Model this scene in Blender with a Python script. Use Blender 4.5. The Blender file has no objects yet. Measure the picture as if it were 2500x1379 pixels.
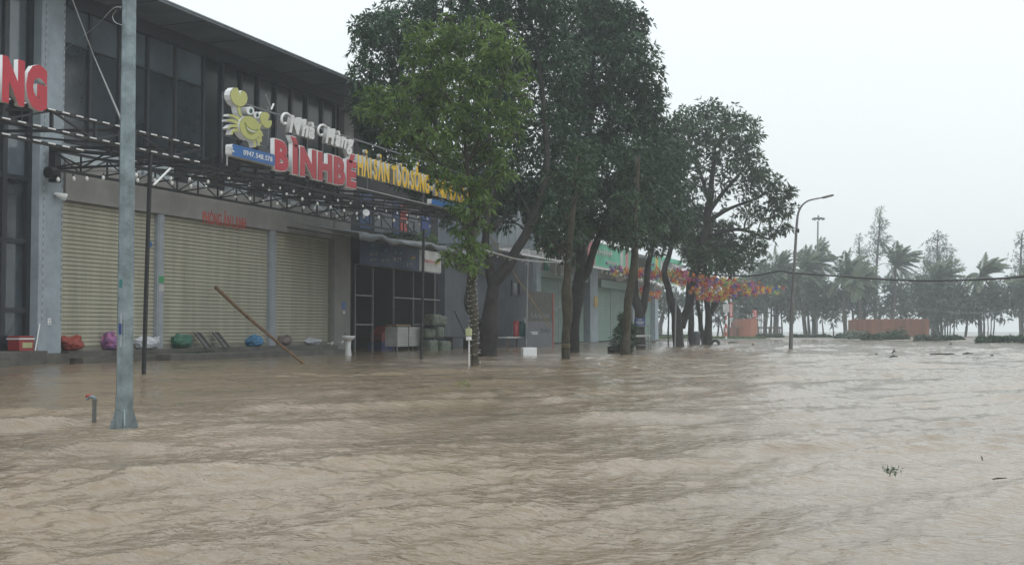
import bpy, math, random
import numpy as np
from mathutils import Vector, Matrix, noise
R = math.radians
random.seed(7); RNG = np.random.default_rng(11)
S = bpy.context.scene
COL = S.collection

# ------------------------------------------------------------------ camera
F_PX, PW, PH = 3000.0, 2500.0, 1379.0          # focal length and size of the photograph in its own pixels
CAM = Vector((19.0, 0.0, 0.75))                # the flood surface is z = 0, the shop fronts stand at x = 0
YAW = math.atan((2310 - 1250) / F_PX); PITCH = math.atan((805 - PH/2) / F_PX)
fwd_h = Vector((-math.sin(YAW), math.cos(YAW), 0))
RIGHT = Vector((math.cos(YAW), math.sin(YAW), 0))
FWD = (fwd_h*math.cos(PITCH) + Vector((0, 0, math.sin(PITCH)))).normalized()
UP = RIGHT.cross(FWD)
cd = bpy.data.cameras.new('camera'); cam = bpy.data.objects.new('camera', cd); COL.objects.link(cam)
cd.sensor_width = 36; cd.lens = F_PX/PW*36; cd.clip_start = 0.1; cd.clip_end = 5000
M = Matrix((RIGHT, UP, -FWD)).transposed().to_4x4(); M.translation = CAM
cam.matrix_world = M; S.camera = cam

# ------------------------------------------------------------------ light
w = bpy.data.worlds.new('World'); S.world = w; w.use_nodes = True
nt = w.node_tree; nt.nodes.clear()
def wn(t, **k):
    n = nt.nodes.new(t)
    for a, b in k.items(): setattr(n, a, b)
    return n
out = wn('ShaderNodeOutputWorld'); bg = wn('ShaderNodeBackground')
sky = wn('ShaderNodeTexSky', sky_type='NISHITA', sun_disc=False, sun_elevation=R(48), sun_rotation=R(60), dust_density=6.0, air_density=1.5)
tc = wn('ShaderNodeTexCoord'); sep = wn('ShaderNodeSeparateXYZ')
mr = wn('ShaderNodeMapRange'); mr.inputs[1].default_value = 0.0; mr.inputs[2].default_value = 1.0
mr.inputs[3].default_value = 9.8; mr.inputs[4].default_value = 14.5      # an overcast sky is brighter towards the zenith
cl = wn('ShaderNodeMix', data_type='RGBA', blend_type='MULTIPLY'); cl.inputs[0].default_value = 1.0
cl.inputs[7].default_value = (0.93, 0.985, 1.0, 1)
mixs = wn('ShaderNodeMix', data_type='RGBA'); mixs.inputs[0].default_value = 0.93
nz = wn('ShaderNodeTexNoise'); nz.inputs['Scale'].default_value = 1.6; nz.inputs['Detail'].default_value = 3
mz = wn('ShaderNodeMapRange'); mz.inputs[3].default_value = 0.95; mz.inputs[4].default_value = 1.05
mul = wn('ShaderNodeMath', operation='MULTIPLY')
L = nt.links.new
L(tc.outputs['Generated'], sep.inputs[0]); L(sep.outputs['Z'], mr.inputs[0])
L(tc.outputs['Generated'], nz.inputs['Vector']); L(nz.outputs['Fac'], mz.inputs[0])
L(mr.outputs[0], mul.inputs[0]); L(mz.outputs[0], mul.inputs[1]); L(mul.outputs[0], cl.inputs[6])
L(sky.outputs[0], mixs.inputs[6]); L(cl.outputs[2], mixs.inputs[7]); L(mixs.outputs[2], bg.inputs[0])
bg.inputs[1].default_value = 0.105
L(bg.outputs[0], out.inputs[0])
sd = bpy.data.lights.new('sun', 'SUN'); sd.energy = 0.5; sd.angle = R(25); sd.color = (1, 0.97, 0.93)
so = bpy.data.objects.new('sun', sd); COL.objects.link(so); so.rotation_euler = (R(42), 0, R(60)); so.location = (30, 0, 18)
S.view_settings.view_transform = 'Standard'; S.view_settings.look = 'None'
S.view_settings.exposure = 0.0; S.view_settings.gamma = 1.0
S.cycles.max_bounces = 6; S.cycles.diffuse_bounces = 2; S.cycles.glossy_bounces = 3; S.cycles.transmission_bounces = 3
S.cycles.volume_bounces = 1; S.cycles.transparent_max_bounces = 6

# ------------------------------------------------------------------ finding places from the photograph
def ray(px, py): return (FWD + RIGHT*((px-PW/2)/F_PX) + UP*((PH/2-py)/F_PX))
def at_z(px, py, z=0.0):
    d = ray(px, py); return CAM + d*((z-CAM.z)/d.z)
def at_x(px, py, X):
    d = ray(px, py); return CAM + d*((X-CAM.x)/d.x)
def at_d(px, py, d): return CAM + ray(px, py)*d
def dep(py): return CAM.z*F_PX/(py-805)
def Yx(px, X=0.0): return at_x(px, 800, X).y
def Zx(px, py, X=0.0): return at_x(px, py, X).z

# ------------------------------------------------------------------ materials
def mat(name, col, rough=0.6, metal=0.0, var=0.15, scale=3.0, bump=0.0, bscale=30, spec=0.5, streak=False, dark=None, island=0.0):
    m = bpy.data.materials.new(name); m.use_nodes = True
    t = m.node_tree; b = t.nodes['Principled BSDF']
    b.inputs['Roughness'].default_value = rough; b.inputs['Metallic'].default_value = metal
    b.inputs['Specular IOR Level'].default_value = spec
    c = t.nodes.new('ShaderNodeTexCoord')
    n = t.nodes.new('ShaderNodeTexNoise'); n.inputs['Scale'].default_value = scale; n.inputs['Detail'].default_value = 6; n.inputs['Roughness'].default_value = .65
    src = c.outputs['Object']
    if streak:
        mp = t.nodes.new('ShaderNodeMapping'); mp.inputs['Scale'].default_value = (3, 3, 0.25)
        t.links.new(src, mp.inputs[0]); t.links.new(mp.outputs[0], n.inputs['Vector'])
    else: t.links.new(src, n.inputs['Vector'])
    r = t.nodes.new('ShaderNodeValToRGB'); e = r.color_ramp.elements
    e[0].position = .3; e[1].position = .72
    dk = dark or tuple(x*(1-var*1.6) for x in col)
    e[0].color = (*dk, 1); e[1].color = (*[min(1, x*(1+var)) for x in col], 1)
    t.links.new(n.outputs['Fac'], r.inputs[0])
    o = r.outputs[0]
    if island:
        g = t.nodes.new('ShaderNodeNewGeometry'); h = t.nodes.new('ShaderNodeHueSaturation')
        a = t.nodes.new('ShaderNodeMapRange'); a.inputs[3].default_value = 1-island; a.inputs[4].default_value = 1+island
        a2 = t.nodes.new('ShaderNodeMapRange'); a2.inputs[3].default_value = .48; a2.inputs[4].default_value = .52
        t.links.new(g.outputs['Random Per Island'], a.inputs[0]); t.links.new(a.outputs[0], h.inputs['Value'])
        t.links.new(g.outputs['Random Per Island'], a2.inputs[0]); t.links.new(a2.outputs[0], h.inputs['Hue'])
        t.links.new(o, h.inputs['Color']); o = h.outputs[0]
    t.links.new(o, b.inputs['Base Color'])
    if bump:
        n2 = t.nodes.new('ShaderNodeTexNoise'); n2.inputs['Scale'].default_value = bscale; n2.inputs['Detail'].default_value = 5
        t.links.new(src, n2.inputs['Vector'])
        bp = t.nodes.new('ShaderNodeBump'); bp.inputs['Strength'].default_value = bump; bp.inputs['Distance'].default_value = .02
        t.links.new(n2.outputs['Fac'], bp.inputs['Height']); t.links.new(bp.outputs[0], b.inputs['Normal'])
    return m

def leaf_mat(name, c0, c1, trans=0.25, rough=.45):
    m = bpy.data.materials.new(name); m.use_nodes = True
    t = m.node_tree; b = t.nodes['Principled BSDF']; o = t.nodes['Material Output']
    g = t.nodes.new('ShaderNodeNewGeometry'); r = t.nodes.new('ShaderNodeValToRGB')
    e = r.color_ramp.elements; e[0].color = (*c0, 1); e[1].color = (*c1, 1)
    c = t.nodes.new('ShaderNodeTexCoord'); n = t.nodes.new('ShaderNodeTexNoise'); n.inputs['Scale'].default_value = .9; n.inputs['Detail'].default_value = 2
    t.links.new(c.outputs['Object'], n.inputs['Vector'])
    a = t.nodes.new('ShaderNodeMath'); a.operation = 'MULTIPLY_ADD'; a.inputs[1].default_value = .55
    a2 = t.nodes.new('ShaderNodeMapRange'); a2.inputs[1].default_value = .3; a2.inputs[2].default_value = .7; a2.inputs[3].default_value = 0; a2.inputs[4].default_value = .45
    t.links.new(n.outputs['Fac'], a2.inputs[0])
    t.links.new(g.outputs['Random Per Island'], a.inputs[0]); t.links.new(a2.outputs[0], a.inputs[2])
    t.links.new(a.outputs[0], r.inputs[0]); t.links.new(r.outputs[0], b.inputs['Base Color'])
    b.inputs['Roughness'].default_value = rough; b.inputs['Specular IOR Level'].default_value = .35
    tr = t.nodes.new('ShaderNodeBsdfTranslucent'); t.links.new(r.outputs[0], tr.inputs[0])
    mx = t.nodes.new('ShaderNodeMixShader'); mx.inputs[0].default_value = trans
    t.links.new(b.outputs[0], mx.inputs[1]); t.links.new(tr.outputs[0], mx.inputs[2]); t.links.new(mx.outputs[0], o.inputs[0])
    return m

MT = dict(
 concrete=mat('concrete', (.30,.30,.29), .85, var=.25, scale=2.5, bump=.4),
 blockgrey=mat('old_concrete', (.15,.148,.145), .85, var=.3, scale=5, bump=.4),
 wetconc=mat('wet_concrete', (.105,.10,.088), .5, var=.35, scale=2.2, bump=.4),
 column=mat('column_plaster', (.30,.355,.40), .8, var=.14, scale=2.2, bump=.25),
 header=mat('header_plaster', (.28,.275,.265), .85, var=.16, scale=.8, bump=.15),
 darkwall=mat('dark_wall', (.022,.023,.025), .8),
 bluewall=mat('blue_grey_plaster', (.085,.098,.118), .85, var=.25, scale=.7),
 shutter=mat('cream_shutter', (.41,.40,.315), .5, var=.14, scale=1.1, streak=True),
 shutterbar=mat('shutter_bottom_bar', (.22,.21,.17), .5),
 gshutter=mat('green_shutter', (.20,.30,.265), .5, var=.12, scale=1.2, streak=True),
 post=mat('grey_post', (.30,.33,.37), .5, var=.12),
 mullion=mat('dark_mullion', (.022,.025,.032), .45),
 glass=mat('dark_glass', (.040,.050,.062), .10, var=.5, scale=.5, spec=.9),
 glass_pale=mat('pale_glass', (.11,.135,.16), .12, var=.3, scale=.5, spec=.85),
 glass_tree_dark=mat('tree_reflection_glass', (.016,.02,.022), .16, var=.5, scale=.5, spec=.4),  # same glass, its colour darkened for the trees it would mirror
 soffit=mat('soffit_metal', (.14,.165,.19), .55, var=.25, scale=.8),
 fascia=mat('fascia_metal', (.19,.215,.24), .4, var=.2),
 spandrel=mat('spandrel_panel', (.40,.45,.48), .5),
 black=mat('black_steel', (.012,.012,.014), .5, var=.3),
 galv=mat('galvanised_steel', (.23,.28,.30), .45, metal=.55, var=.30, scale=6, bump=.25, bscale=60),
 lampgrey=mat('painted_lamp_grey', (.15,.155,.15), .5, metal=.2, var=.15),
 alu=mat('aluminium', (.24,.25,.26), .45, metal=.3),
 white=mat('white_paint', (.72,.73,.74), .45, var=.06),
 offwhite=mat('off_white', (.5,.51,.5), .6, var=.15),
 foam=mat('styrofoam', (.78,.80,.82), .8, var=.05),
 red=mat('red_acrylic', (.42,.018,.035), .35, var=.08),
 redpaint=mat('red_letter_paint', (.50,.075,.055), .6),
 yellow=mat('yellow_acrylic', (.72,.46,.015), .4, var=.08),
 lime=mat('lime_acrylic', (.46,.47,.17), .45, var=.06),
 limeline=mat('outline_paint', (.10,.12,.05), .5),
 limedark=mat('olive_paint', (.22,.25,.06), .5),
 blue=mat('blue_acrylic', (.035,.13,.36), .4, var=.08),
 navy=mat('navy_print', (.018,.05,.15), .5),
 bark=mat('bark', (.030,.026,.023), .85, var=.4, scale=5, bump=.9, bscale=14),
 barkolive=mat('mossy_bark', (.055,.047,.030), .85, var=.4, scale=5, bump=.8, bscale=14),
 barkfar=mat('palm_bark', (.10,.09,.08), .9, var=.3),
 bamboo=mat('bamboo', (.20,.115,.06), .5, var=.35, scale=8),
 redtarp=mat('red_tarp', (.28,.045,.03), .5, var=.25, scale=8, bump=.5, bscale=18),
 pinkbag=mat('pink_bag', (.34,.09,.18), .5, var=.4, scale=7, dark=(.10,.09,.26), bump=.5, bscale=16),
 orangebag=mat('orange_bag', (.34,.12,.06), .5, var=.3, scale=8),
 whitebag=mat('white_sack', (.55,.57,.62), .55, var=.15, scale=9, bump=.5, bscale=16),
 greenbag=mat('green_sack', (.03,.13,.085), .5, var=.25, scale=8, bump=.5, bscale=16),
 bluebag=mat('blue_sack', (.05,.20,.38), .5, var=.25, scale=8, bump=.5, bscale=16),
 brownbag=mat('brown_sack', (.17,.14,.13), .6, var=.25, scale=8, bump=.5, bscale=16),
 ceramic=mat('white_ceramic', (.62,.64,.64), .2, var=.08),
 barrelred=mat('red_plastic', (.30,.03,.035), .4),
 barrelblue=mat('blue_plastic', (.03,.05,.25), .4),
 teal=mat('teal_plastic', (.03,.15,.15), .4),
 grey=mat('grey_plastic', (.16,.17,.18), .5),
 awn=mat('tarp_awning', (.17,.19,.21), .6, var=.2, scale=1.5),
 carton=mat('printed_sacks', (.15,.165,.13), .7, var=.5, scale=7, dark=(.03,.06,.04)),
 posterdark=mat('dark_poster', (.045,.042,.03), .5, var=.7, scale=3, dark=(.02,.02,.02)),
 postergrey=mat('grey_poster', (.12,.13,.15), .5),
 bannergreen=mat('green_banner', (.07,.42,.26), .5, var=.2, scale=1.4),
 bannerred=mat('red_banner', (.38,.06,.05), .5, var=.2),
 pinkred=mat('pink_print', (.45,.16,.17), .5, var=.2),
 brick=mat('orange_brick', (.36,.14,.085), .8, var=.2, scale=5),
 corr=mat('orange_corrugated', (.23,.085,.042), .6, var=.25, scale=.7, streak=True),
 plate=mat('yellow_plate', (.5,.33,.05), .5),
 stickg=mat('green_sticker', (.05,.30,.12), .5), stickb=mat('blue_sticker', (.02,.05,.20), .5),
 meter=mat('meter_box', (.42,.45,.24), .5),
 debris=mat('wet_debris', (.05,.05,.035), .6, var=.4, scale=6),
 rope=mat('rope', (.28,.22,.12), .8),
 wire=mat('wire', (.35,.36,.36), .5), cable=mat('black_cable', (.02,.021,.023), .5),
 bulb=mat('frosted_bulb', (.80,.80,.78), .3, var=.03), socket=mat('bulb_socket', (.03,.03,.03), .6),
 hedge=mat('hedge_soil', (.03,.045,.025), .9),
)
FL = {k: mat('flower_'+k, c, .6, var=.15, scale=8) for k, c in dict(red=(.60,.05,.05), orange=(.70,.24,.04), yellow=(.70,.56,.12), blue=(.07,.14,.52), purple=(.32,.12,.36), pink=(.58,.12,.26), green=(.22,.44,.16)).items()}
LEAF_DARK = leaf_mat('leaf_dark', (.008,.024,.013), (.070,.140,.068), .2)
LEAF_MID = leaf_mat('leaf_mid', (.010,.026,.013), (.075,.135,.062), .22)
LEAF_YEL = leaf_mat('leaf_yellow_green', (.028,.062,.014), (.20,.31,.075), .38)
LEAF_FAR = leaf_mat('leaf_far', (.06,.085,.07), (.17,.215,.16), .2)  # paled in colour to add distance haze that the thin air lacks
LEAF_PALM = leaf_mat('palm_leaf', (.065,.09,.068), (.19,.24,.15), .25)  # palm green also lightened here, part of the haze is in the colour
LEAF_GRASS = leaf_mat('grass_blade', (.05,.085,.03), (.13,.17,.06), .2)

# ------------------------------------------------------------------ mesh helpers
class MB:
    def __init__(s): s.v = []; s.f = []; s.m = []
    def add(s, vs, fs, mi=0):
        o = len(s.v); s.v += [tuple(x) for x in vs]; s.f += [tuple(i+o for i in f) for f in fs]; s.m += [mi]*len(fs); return s
    def box(s, a, b, mi=0):
        x0,x1 = sorted((a[0],b[0])); y0,y1 = sorted((a[1],b[1])); z0,z1 = sorted((a[2],b[2]))
        return s.add([(x0,y0,z0),(x1,y0,z0),(x1,y1,z0),(x0,y1,z0),(x0,y0,z1),(x1,y0,z1),(x1,y1,z1),(x0,y1,z1)],
            [(3,2,1,0),(4,5,6,7),(0,1,5,4),(1,2,6,5),(2,3,7,6),(3,0,4,7)], mi)
    def tube(s, pts, rad, n=8, mi=0, cap=True):
        pts = [Vector(p) for p in pts]
        if not hasattr(rad, '__len__'): rad = [rad]*len(pts)
        vs = []; fs = []; ref = None
        for i, p in enumerate(pts):
            t = (pts[min(i+1, len(pts)-1)] - pts[max(i-1, 0)]).normalized()
            if ref is None: ref = Vector((1,0,0)) if abs(t.x) < .8 else Vector((0,1,0))
            u = (ref - t*ref.dot(t)).normalized(); ref = u; v = t.cross(u)
            for k in range(n):
                a = 2*math.pi*(k+.5)/n; vs.append(p + (u*math.cos(a)+v*math.sin(a))*rad[i])
        for i in range(len(pts)-1):
            for k in range(n):
                a, b = i*n+k, i*n+(k+1)%n; fs.append((a, b, b+n, a+n))
        if cap: fs += [tuple(range(n))[::-1], tuple(range((len(pts)-1)*n, len(pts)*n))]
        return s.add(vs, fs, mi)
    def bar(s, p, q, w, mi=0): return s.tube([p, q], w*.7071, 4, mi)
    def lathe(s, c, prof, n=16, mi=0):
        vs = []; fs = []
        for r, z in prof:
            for k in range(n):
                a = 2*math.pi*k/n; vs.append((c[0]+r*math.cos(a), c[1]+r*math.sin(a), c[2]+z))
        for i in range(len(prof)-1):
            for k in range(n):
                a, b = i*n+k, i*n+(k+1)%n; fs.append((a, b, b+n, a+n))
        fs += [tuple(range(n))[::-1], tuple(range((len(prof)-1)*n, len(prof)*n))]
        return s.add(vs, fs, mi)
    def prism(s, yz, x0, x1, mi=0, side=None):
        n = len(yz); ar = sum(yz[i][0]*yz[(i+1)%n][1]-yz[(i+1)%n][0]*yz[i][1] for i in range(n))
        if ar < 0: yz = yz[::-1]
        vs = [(x0, y, z) for y, z in yz] + [(x1, y, z) for y, z in yz]
        s.add(vs, [tuple(range(n))[::-1]] + [(i, (i+1)%n, (i+1)%n+n, i+n) for i in range(n)], mi if side is None else side)
        return s.add([vs[i+n] for i in range(n)], [tuple(range(n))], mi)
    def build(s, name, mats, parent=None, smooth=False, bevel=0):
        me = bpy.data.meshes.new(name); me.from_pydata(s.v, [], s.f)
        if not isinstance(mats, (list, tuple)): mats = [mats]
        for m in mats: me.materials.append(MT[m] if isinstance(m, str) else m)
        me.polygons.foreach_set('material_index', s.m)
        if smooth: me.polygons.foreach_set('use_smooth', [True]*len(me.polygons))
        me.update(); return link(name, me, parent, bevel)
def link(name, me, parent=None, bevel=0):
    o = bpy.data.objects.new(name, me); COL.objects.link(o)
    if parent is not None:
        o.parent = parent
        if parent.type == 'EMPTY': o.matrix_parent_inverse = Matrix.Translation(-parent.location)
    if bevel:
        b = o.modifiers.new('bevel', 'BEVEL'); b.width = bevel; b.segments = 2; b.limit_method = 'ANGLE'
    return o
def tag(o, label, cat, group=None, kind=None):
    if label: o['label'] = label
    if cat: o['category'] = cat
    if group: o['group'] = group
    if kind: o['kind'] = kind
    return o
def thing(name, loc, label, cat, group=None):
    o = bpy.data.objects.new(name, None); COL.objects.link(o); o.location = loc; o.empty_display_size = .2
    return tag(o, label, cat, group)
def struct(o): o['kind'] = 'structure'; return o
def np_mesh(name, V, Fq, mats, parent=None, smooth=False):
    me = bpy.data.meshes.new(name); n = len(Fq); k = Fq.shape[1]
    me.vertices.add(len(V)); me.vertices.foreach_set('co', np.asarray(V, np.float32).ravel())
    me.loops.add(n*k); me.loops.foreach_set('vertex_index', np.asarray(Fq, np.int32).ravel())
    me.polygons.add(n); me.polygons.foreach_set('loop_start', np.arange(0, n*k, k, dtype=np.int32))
    try: me.polygons.foreach_set('loop_total', np.full(n, k, np.int32))
    except Exception: pass
    if smooth: me.polygons.foreach_set('use_smooth', np.ones(n, bool))
    me.materials.append(mats); me.update(calc_edges=True); me.validate()
    return link(name, me, parent)

def glyph_mesh(body, extrude=0., offset=0., shear=0., res=3):
    cu = bpy.data.curves.new('t', 'FONT'); cu.body = body; cu.size = 1; cu.extrude = extrude; cu.offset = offset; cu.shear = shear; cu.resolution_u = res
    o = bpy.data.objects.new('t', cu); COL.objects.link(o)
    dg = bpy.context.evaluated_depsgraph_get(); me = bpy.data.meshes.new_from_object(o.evaluated_get(dg))
    bpy.data.objects.remove(o); bpy.data.curves.remove(cu); return me
def letters(parent, text, y0, y1, z0, h, x, depth, face, side, offset=.03, shear=0, gap=.10, outline=None, name='letter', per=True, space=.3):
    """writing on a wall plane x=const, read along +y, cap height h"""
    gl = []; adv = 0
    for ch in text:
        if ch == ' ': adv += space; continue
        me = glyph_mesh(ch, 0.5, offset, shear)
        xs = [v.co.x for v in me.vertices]
        lo, hi = min(xs), max(xs); gl.append((ch, me, adv-lo)); adv += hi-lo+gap
    adv -= gap; sy = (y1-y0)/adv; sz = h/.727; objs = []
    def place(me, dx, xa, xb, mats):
        for v in me.vertices:
            a, b, c = v.co; v.co = (xa + (c+.5)*(xb-xa), y0+(a+dx)*sy, z0+b*sz)
        me.materials.clear()
        for m in mats: me.materials.append(MT[m] if isinstance(m, str) else m)
        me.update()
        for p in me.polygons: p.material_index = 1 if p.normal.x > .9 else 0
    for ch, me, dx in gl:
        if outline:
            mo = glyph_mesh(ch, .5, offset+outline, shear); place(mo, dx, x, x+depth, (side, side))
            lo = link(name, mo, parent)
            place(me, dx, x+depth-.01, x+depth+.012, (face, face)); link('letter_face', me, lo)
        else:
            place(me, dx, x, x+depth, (side, face))
            if per: link(name, me, parent)
            else: objs.append(me)
    if objs:
        mb = MB(); 
        for me in objs: mb.add([v.co for v in me.vertices], [tuple(p.vertices) for p in me.polygons], 0)
        return mb.build(name, face, parent)

def leaves(name, centers, dirs, ln, wd, mt, parent, n=7, spread=1.0, droop=.15, wind=(0,0,0)):
    """whorls of pointed leaves, one quad each"""
    C = np.repeat(np.asarray(centers), n, 0); D = np.repeat(np.asarray(dirs), n, 0); N = len(C)
    rnd = RNG.normal(size=(N, 3)); side = rnd - D*np.sum(rnd*D, 1)[:, None]; side /= np.linalg.norm(side, axis=1)[:, None]+1e-9
    d = D*RNG.uniform(.15, .9, (N, 1)) + side*spread + np.array([0, 0, -droop]) + np.array(wind)
    d /= np.linalg.norm(d, axis=1)[:, None]
    r2 = RNG.normal(size=(N, 3))*.6 + np.array([0, 0, 1.0]); wv = np.cross(d, r2); wv /= np.linalg.norm(wv, axis=1)[:, None]+1e-9
    l = ln*RNG.uniform(.65, 1.2, (N, 1)); ww = wd*RNG.uniform(.7, 1.25, (N, 1))
    C = C + side*ln*.12
    V = np.stack([C, C+d*l*.45+wv*ww*.5, C+d*l+np.array([0, 0, -.12])*l, C+d*l*.45-wv*ww*.5], 1).reshape(-1, 3)
    return np_mesh(name, V, np.arange(N*4).reshape(-1, 4), mt, parent)

def clump_points(c, r, n, flat=.8, up=.25, shell=.45):
    v = RNG.normal(size=(n, 3)); v /= np.linalg.norm(v, axis=1)[:, None]
    rr = r*np.clip(RNG.uniform(shell, 1.08, (n, 1)), 0, 2)
    lump = 1 + .22*np.sin(v[:, :1]*5+c[0]*3)*np.cos(v[:, 1:2]*6+c[1]*2)
    p = np.array(c) + v*rr*lump*np.array([1, 1, flat])
    d = v + np.array([0, 0, up]); d /= np.linalg.norm(d, axis=1)[:, None]
    return p, d

def spline(pts, k=5):
    P = [Vector(p) for p in pts]; P = [P[0]*2-P[1]] + P + [P[-1]*2-P[-2]]; o = []
    for i in range(1, len(P)-2):
        for j in range(k):
            t = j/k; a, b, c, d = P[i-1:i+3]
            o.append(.5*((2*b)+(c-a)*t+(2*a-5*b+4*c-d)*t*t+(3*b-a-3*c+d)*t**3))
    o.append(P[-2]); return o

LEAFY = 4.2
def tree(name, label, group, d, limbs, clumps, lmat, bark, dens=90, ln=.22, wd=.055, n=7, spread=1.0, flat=.8, shell=.45, jitter=1.2, twig=.02, leaf_first=True, branch_n=2, wind=(0,0,0), base=None):
    """limbs: list of [(px,py,width_px,...)] ; clumps: (px,py,r_px[,depth offset][,density factor])"""
    b = at_d(limbs[0][0][0], limbs[0][0][1], d); root = thing(name, (b.x, b.y, 0), label, 'tree', group)
    mb = MB(); lp = []
    for li, lb in enumerate(limbs):
        pts = [at_d(q[0], q[1], d + (q[3] if len(q) > 3 else 0)) for q in lb]
        if li == 0: pts[0].z = min(pts[0].z, -.35)
        rad = [q[2]/2*d/F_PX for q in lb]
        sp = spline(pts, 5); rr = np.interp(np.linspace(0, len(rad)-1, len(sp)), range(len(rad)), rad)
        for i, p in enumerate(sp):
            p += Vector((noise.noise(p*1.3), noise.noise(p*1.3+Vector((9,0,0))), 0))*rr[i]*.5
            rr[i] *= 1 + .18*noise.noise(p*2.1)
        mb.tube(sp, list(rr), 12); lp += [(p, r) for p, r in zip(sp, rr)][2:]
    cs = []; pts = []; drs = []
    for q in clumps:
        off = q[3] if len(q) > 3 and q[3] is not None else RNG.uniform(-jitter, jitter)
        c = at_d(q[0], q[1], d+off); r = q[2]*d/F_PX; f = q[4] if len(q) > 4 else 1.0
        p, dr = clump_points(c, r, max(6, int(LEAFY*dens*r*r*f)), flat, shell=shell); pts.append(p); drs.append(dr)
        # a limb to the clump and twigs in it
        best = min(lp, key=lambda t: (t[0]-c).length + max(0, t[0].z-c.z+.3)*3)
        a = best[0]; mid = (a+c)/2 + Vector((RNG.uniform(-.2,.2), RNG.uniform(-.2,.2), RNG.uniform(-.05,.35)))
        r0 = min(best[1]*.6, .02+r*.04)
        mb.tube(spline([a, mid, c], 4), list(np.linspace(r0, twig*.8, 9)), 6)
        for k in range(branch_n):
            e = Vector(p[RNG.integers(len(p))]); mb.tube([mid.lerp(c, .5), c.lerp(e, .55)+Vector((0,0,.05)), e], [twig, twig*.7, twig*.35], 4)
    mb.build('trunk', bark, root, smooth=True)
    leaves('crown', np.concatenate(pts), np.concatenate(drs), ln, wd, lmat, root, n, spread, wind=wind)
    return root

# ------------------------------------------------------------------ ground, water, sea
SHORE = [at_z(px, py) for px, py in ((900,831),(1500,831),(1900,829.5),(2050,829),(2250,831),(2500,837),(3200,850))]
def shore_y(x):
    return float(np.interp(x, [p.x for p in SHORE], [p.y for p in SHORE]))
def build_ground():
    xs = np.concatenate([np.linspace(-230, -20, 22), np.linspace(-15, 75, 60), np.linspace(80, 320, 30)])
    ys = np.concatenate([np.linspace(-50, 50, 20), np.linspace(54, 220, 120), np.linspace(230, 560, 20)])
    sy = np.array([shore_y(x) for x in xs])
    X, Y = np.meshgrid(xs, ys); D = Y - sy[None, :]
    Z = np.clip(D*.03, -.42, .06)
    Z -= np.clip((D-62)*.03, 0, 1.0)
    Z += np.sin(X*.7+Y*.21)*np.cos(Y*.5)*.012
    V = np.stack([X, Y, Z], -1).reshape(-1, 3); nx = len(xs); ny = len(ys)
    i = np.arange(ny-1)[:, None]*nx + np.arange(nx-1)[None, :]
    Fq = np.stack([i, i+1, i+1+nx, i+nx], -1).reshape(-1, 4)
    struct(np_mesh('ground', V, Fq, mat('sandy_ground', (.26,.235,.20), .8, var=.3, scale=.6, bump=.3), None, True))
build_ground()

def water_mat(name, col, bscale, rough):
    m = bpy.data.materials.new(name); m.use_nodes = True; t = m.node_tree; b = t.nodes['Principled BSDF']
    b.inputs['Roughness'].default_value = rough; b.inputs['IOR'].default_value = 1.40
    g = t.nodes.new('ShaderNodeNewGeometry'); sx = t.nodes.new('ShaderNodeSeparateXYZ'); t.links.new(g.outputs['Position'], sx.inputs[0])
    fr = t.nodes.new('ShaderNodeMapRange'); fr.inputs[1].default_value = .014; fr.inputs[2].default_value = .042; t.links.new(sx.outputs['Z'], fr.inputs[0])
    fn = t.nodes.new('ShaderNodeTexNoise'); fn.inputs['Scale'].default_value = 11; fn.inputs['Detail'].default_value = 8; fn.inputs['Roughness'].default_value = .7
    fm = t.nodes.new('ShaderNodeMapRange'); fm.inputs[1].default_value = .50; fm.inputs[2].default_value = .60
    ff = t.nodes.new('ShaderNodeMath'); ff.operation = 'MULTIPLY'; fx = t.nodes.new('ShaderNodeMix'); fx.data_type = 'RGBA'; fx.inputs[7].default_value = (.30, .24, .17, 1)
    c = t.nodes.new('ShaderNodeTexCoord'); n = t.nodes.new('ShaderNodeTexNoise'); n.inputs['Scale'].default_value = .35; n.inputs['Detail'].default_value = 5
    r = t.nodes.new('ShaderNodeValToRGB'); e = r.color_ramp.elements; e[0].position = .3; e[1].position = .7
    e[0].color = (*[x*.82 for x in col], 1); e[1].color = (*[x*1.15 for x in col], 1)
    t.links.new(c.outputs['Object'], n.inputs['Vector']); t.links.new(n.outputs['Fac'], r.inputs[0]); t.links.new(c.outputs['Object'], fn.inputs['Vector']); t.links.new(fn.outputs['Fac'], fm.inputs[0]); t.links.new(fr.outputs[0], ff.inputs[0]); t.links.new(fm.outputs[0], ff.inputs[1]); t.links.new(ff.outputs[0], fx.inputs[0]); t.links.new(r.outputs[0], fx.inputs[6]); t.links.new(fx.outputs[2], b.inputs['Base Color'])
    mp = t.nodes.new('ShaderNodeMapping'); mp.inputs['Rotation'].default_value = (0, 0, R(-30)); mp.inputs['Scale'].default_value = (1, .55, 1)
    mp.inputs['Scale'].default_value = (.85, 1.15, 1)
    t.links.new(c.outputs['Object'], mp.inputs[0])
    prev = None
    for sc, st in ((bscale, .5), (bscale*2.7, .4)):
        n2 = t.nodes.new('ShaderNodeTexNoise'); n2.inputs['Scale'].default_value = sc; n2.inputs['Detail'].default_value = 3; n2.inputs['Distortion'].default_value = .6
        bp = t.nodes.new('ShaderNodeBump'); bp.inputs['Strength'].default_value = st; bp.inputs['Distance'].default_value = .42/sc
        t.links.new(mp.outputs[0], n2.inputs['Vector']); t.links.new(n2.outputs['Fac'], bp.inputs['Height'])
        if prev: t.links.new(prev.outputs[0], bp.inputs['Normal'])
        prev = bp
    t.links.new(prev.outputs[0], b.inputs['Normal'])
    return m
WATER = water_mat('muddy_water', (.225,.172,.115), 16.0, .06)
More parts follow.
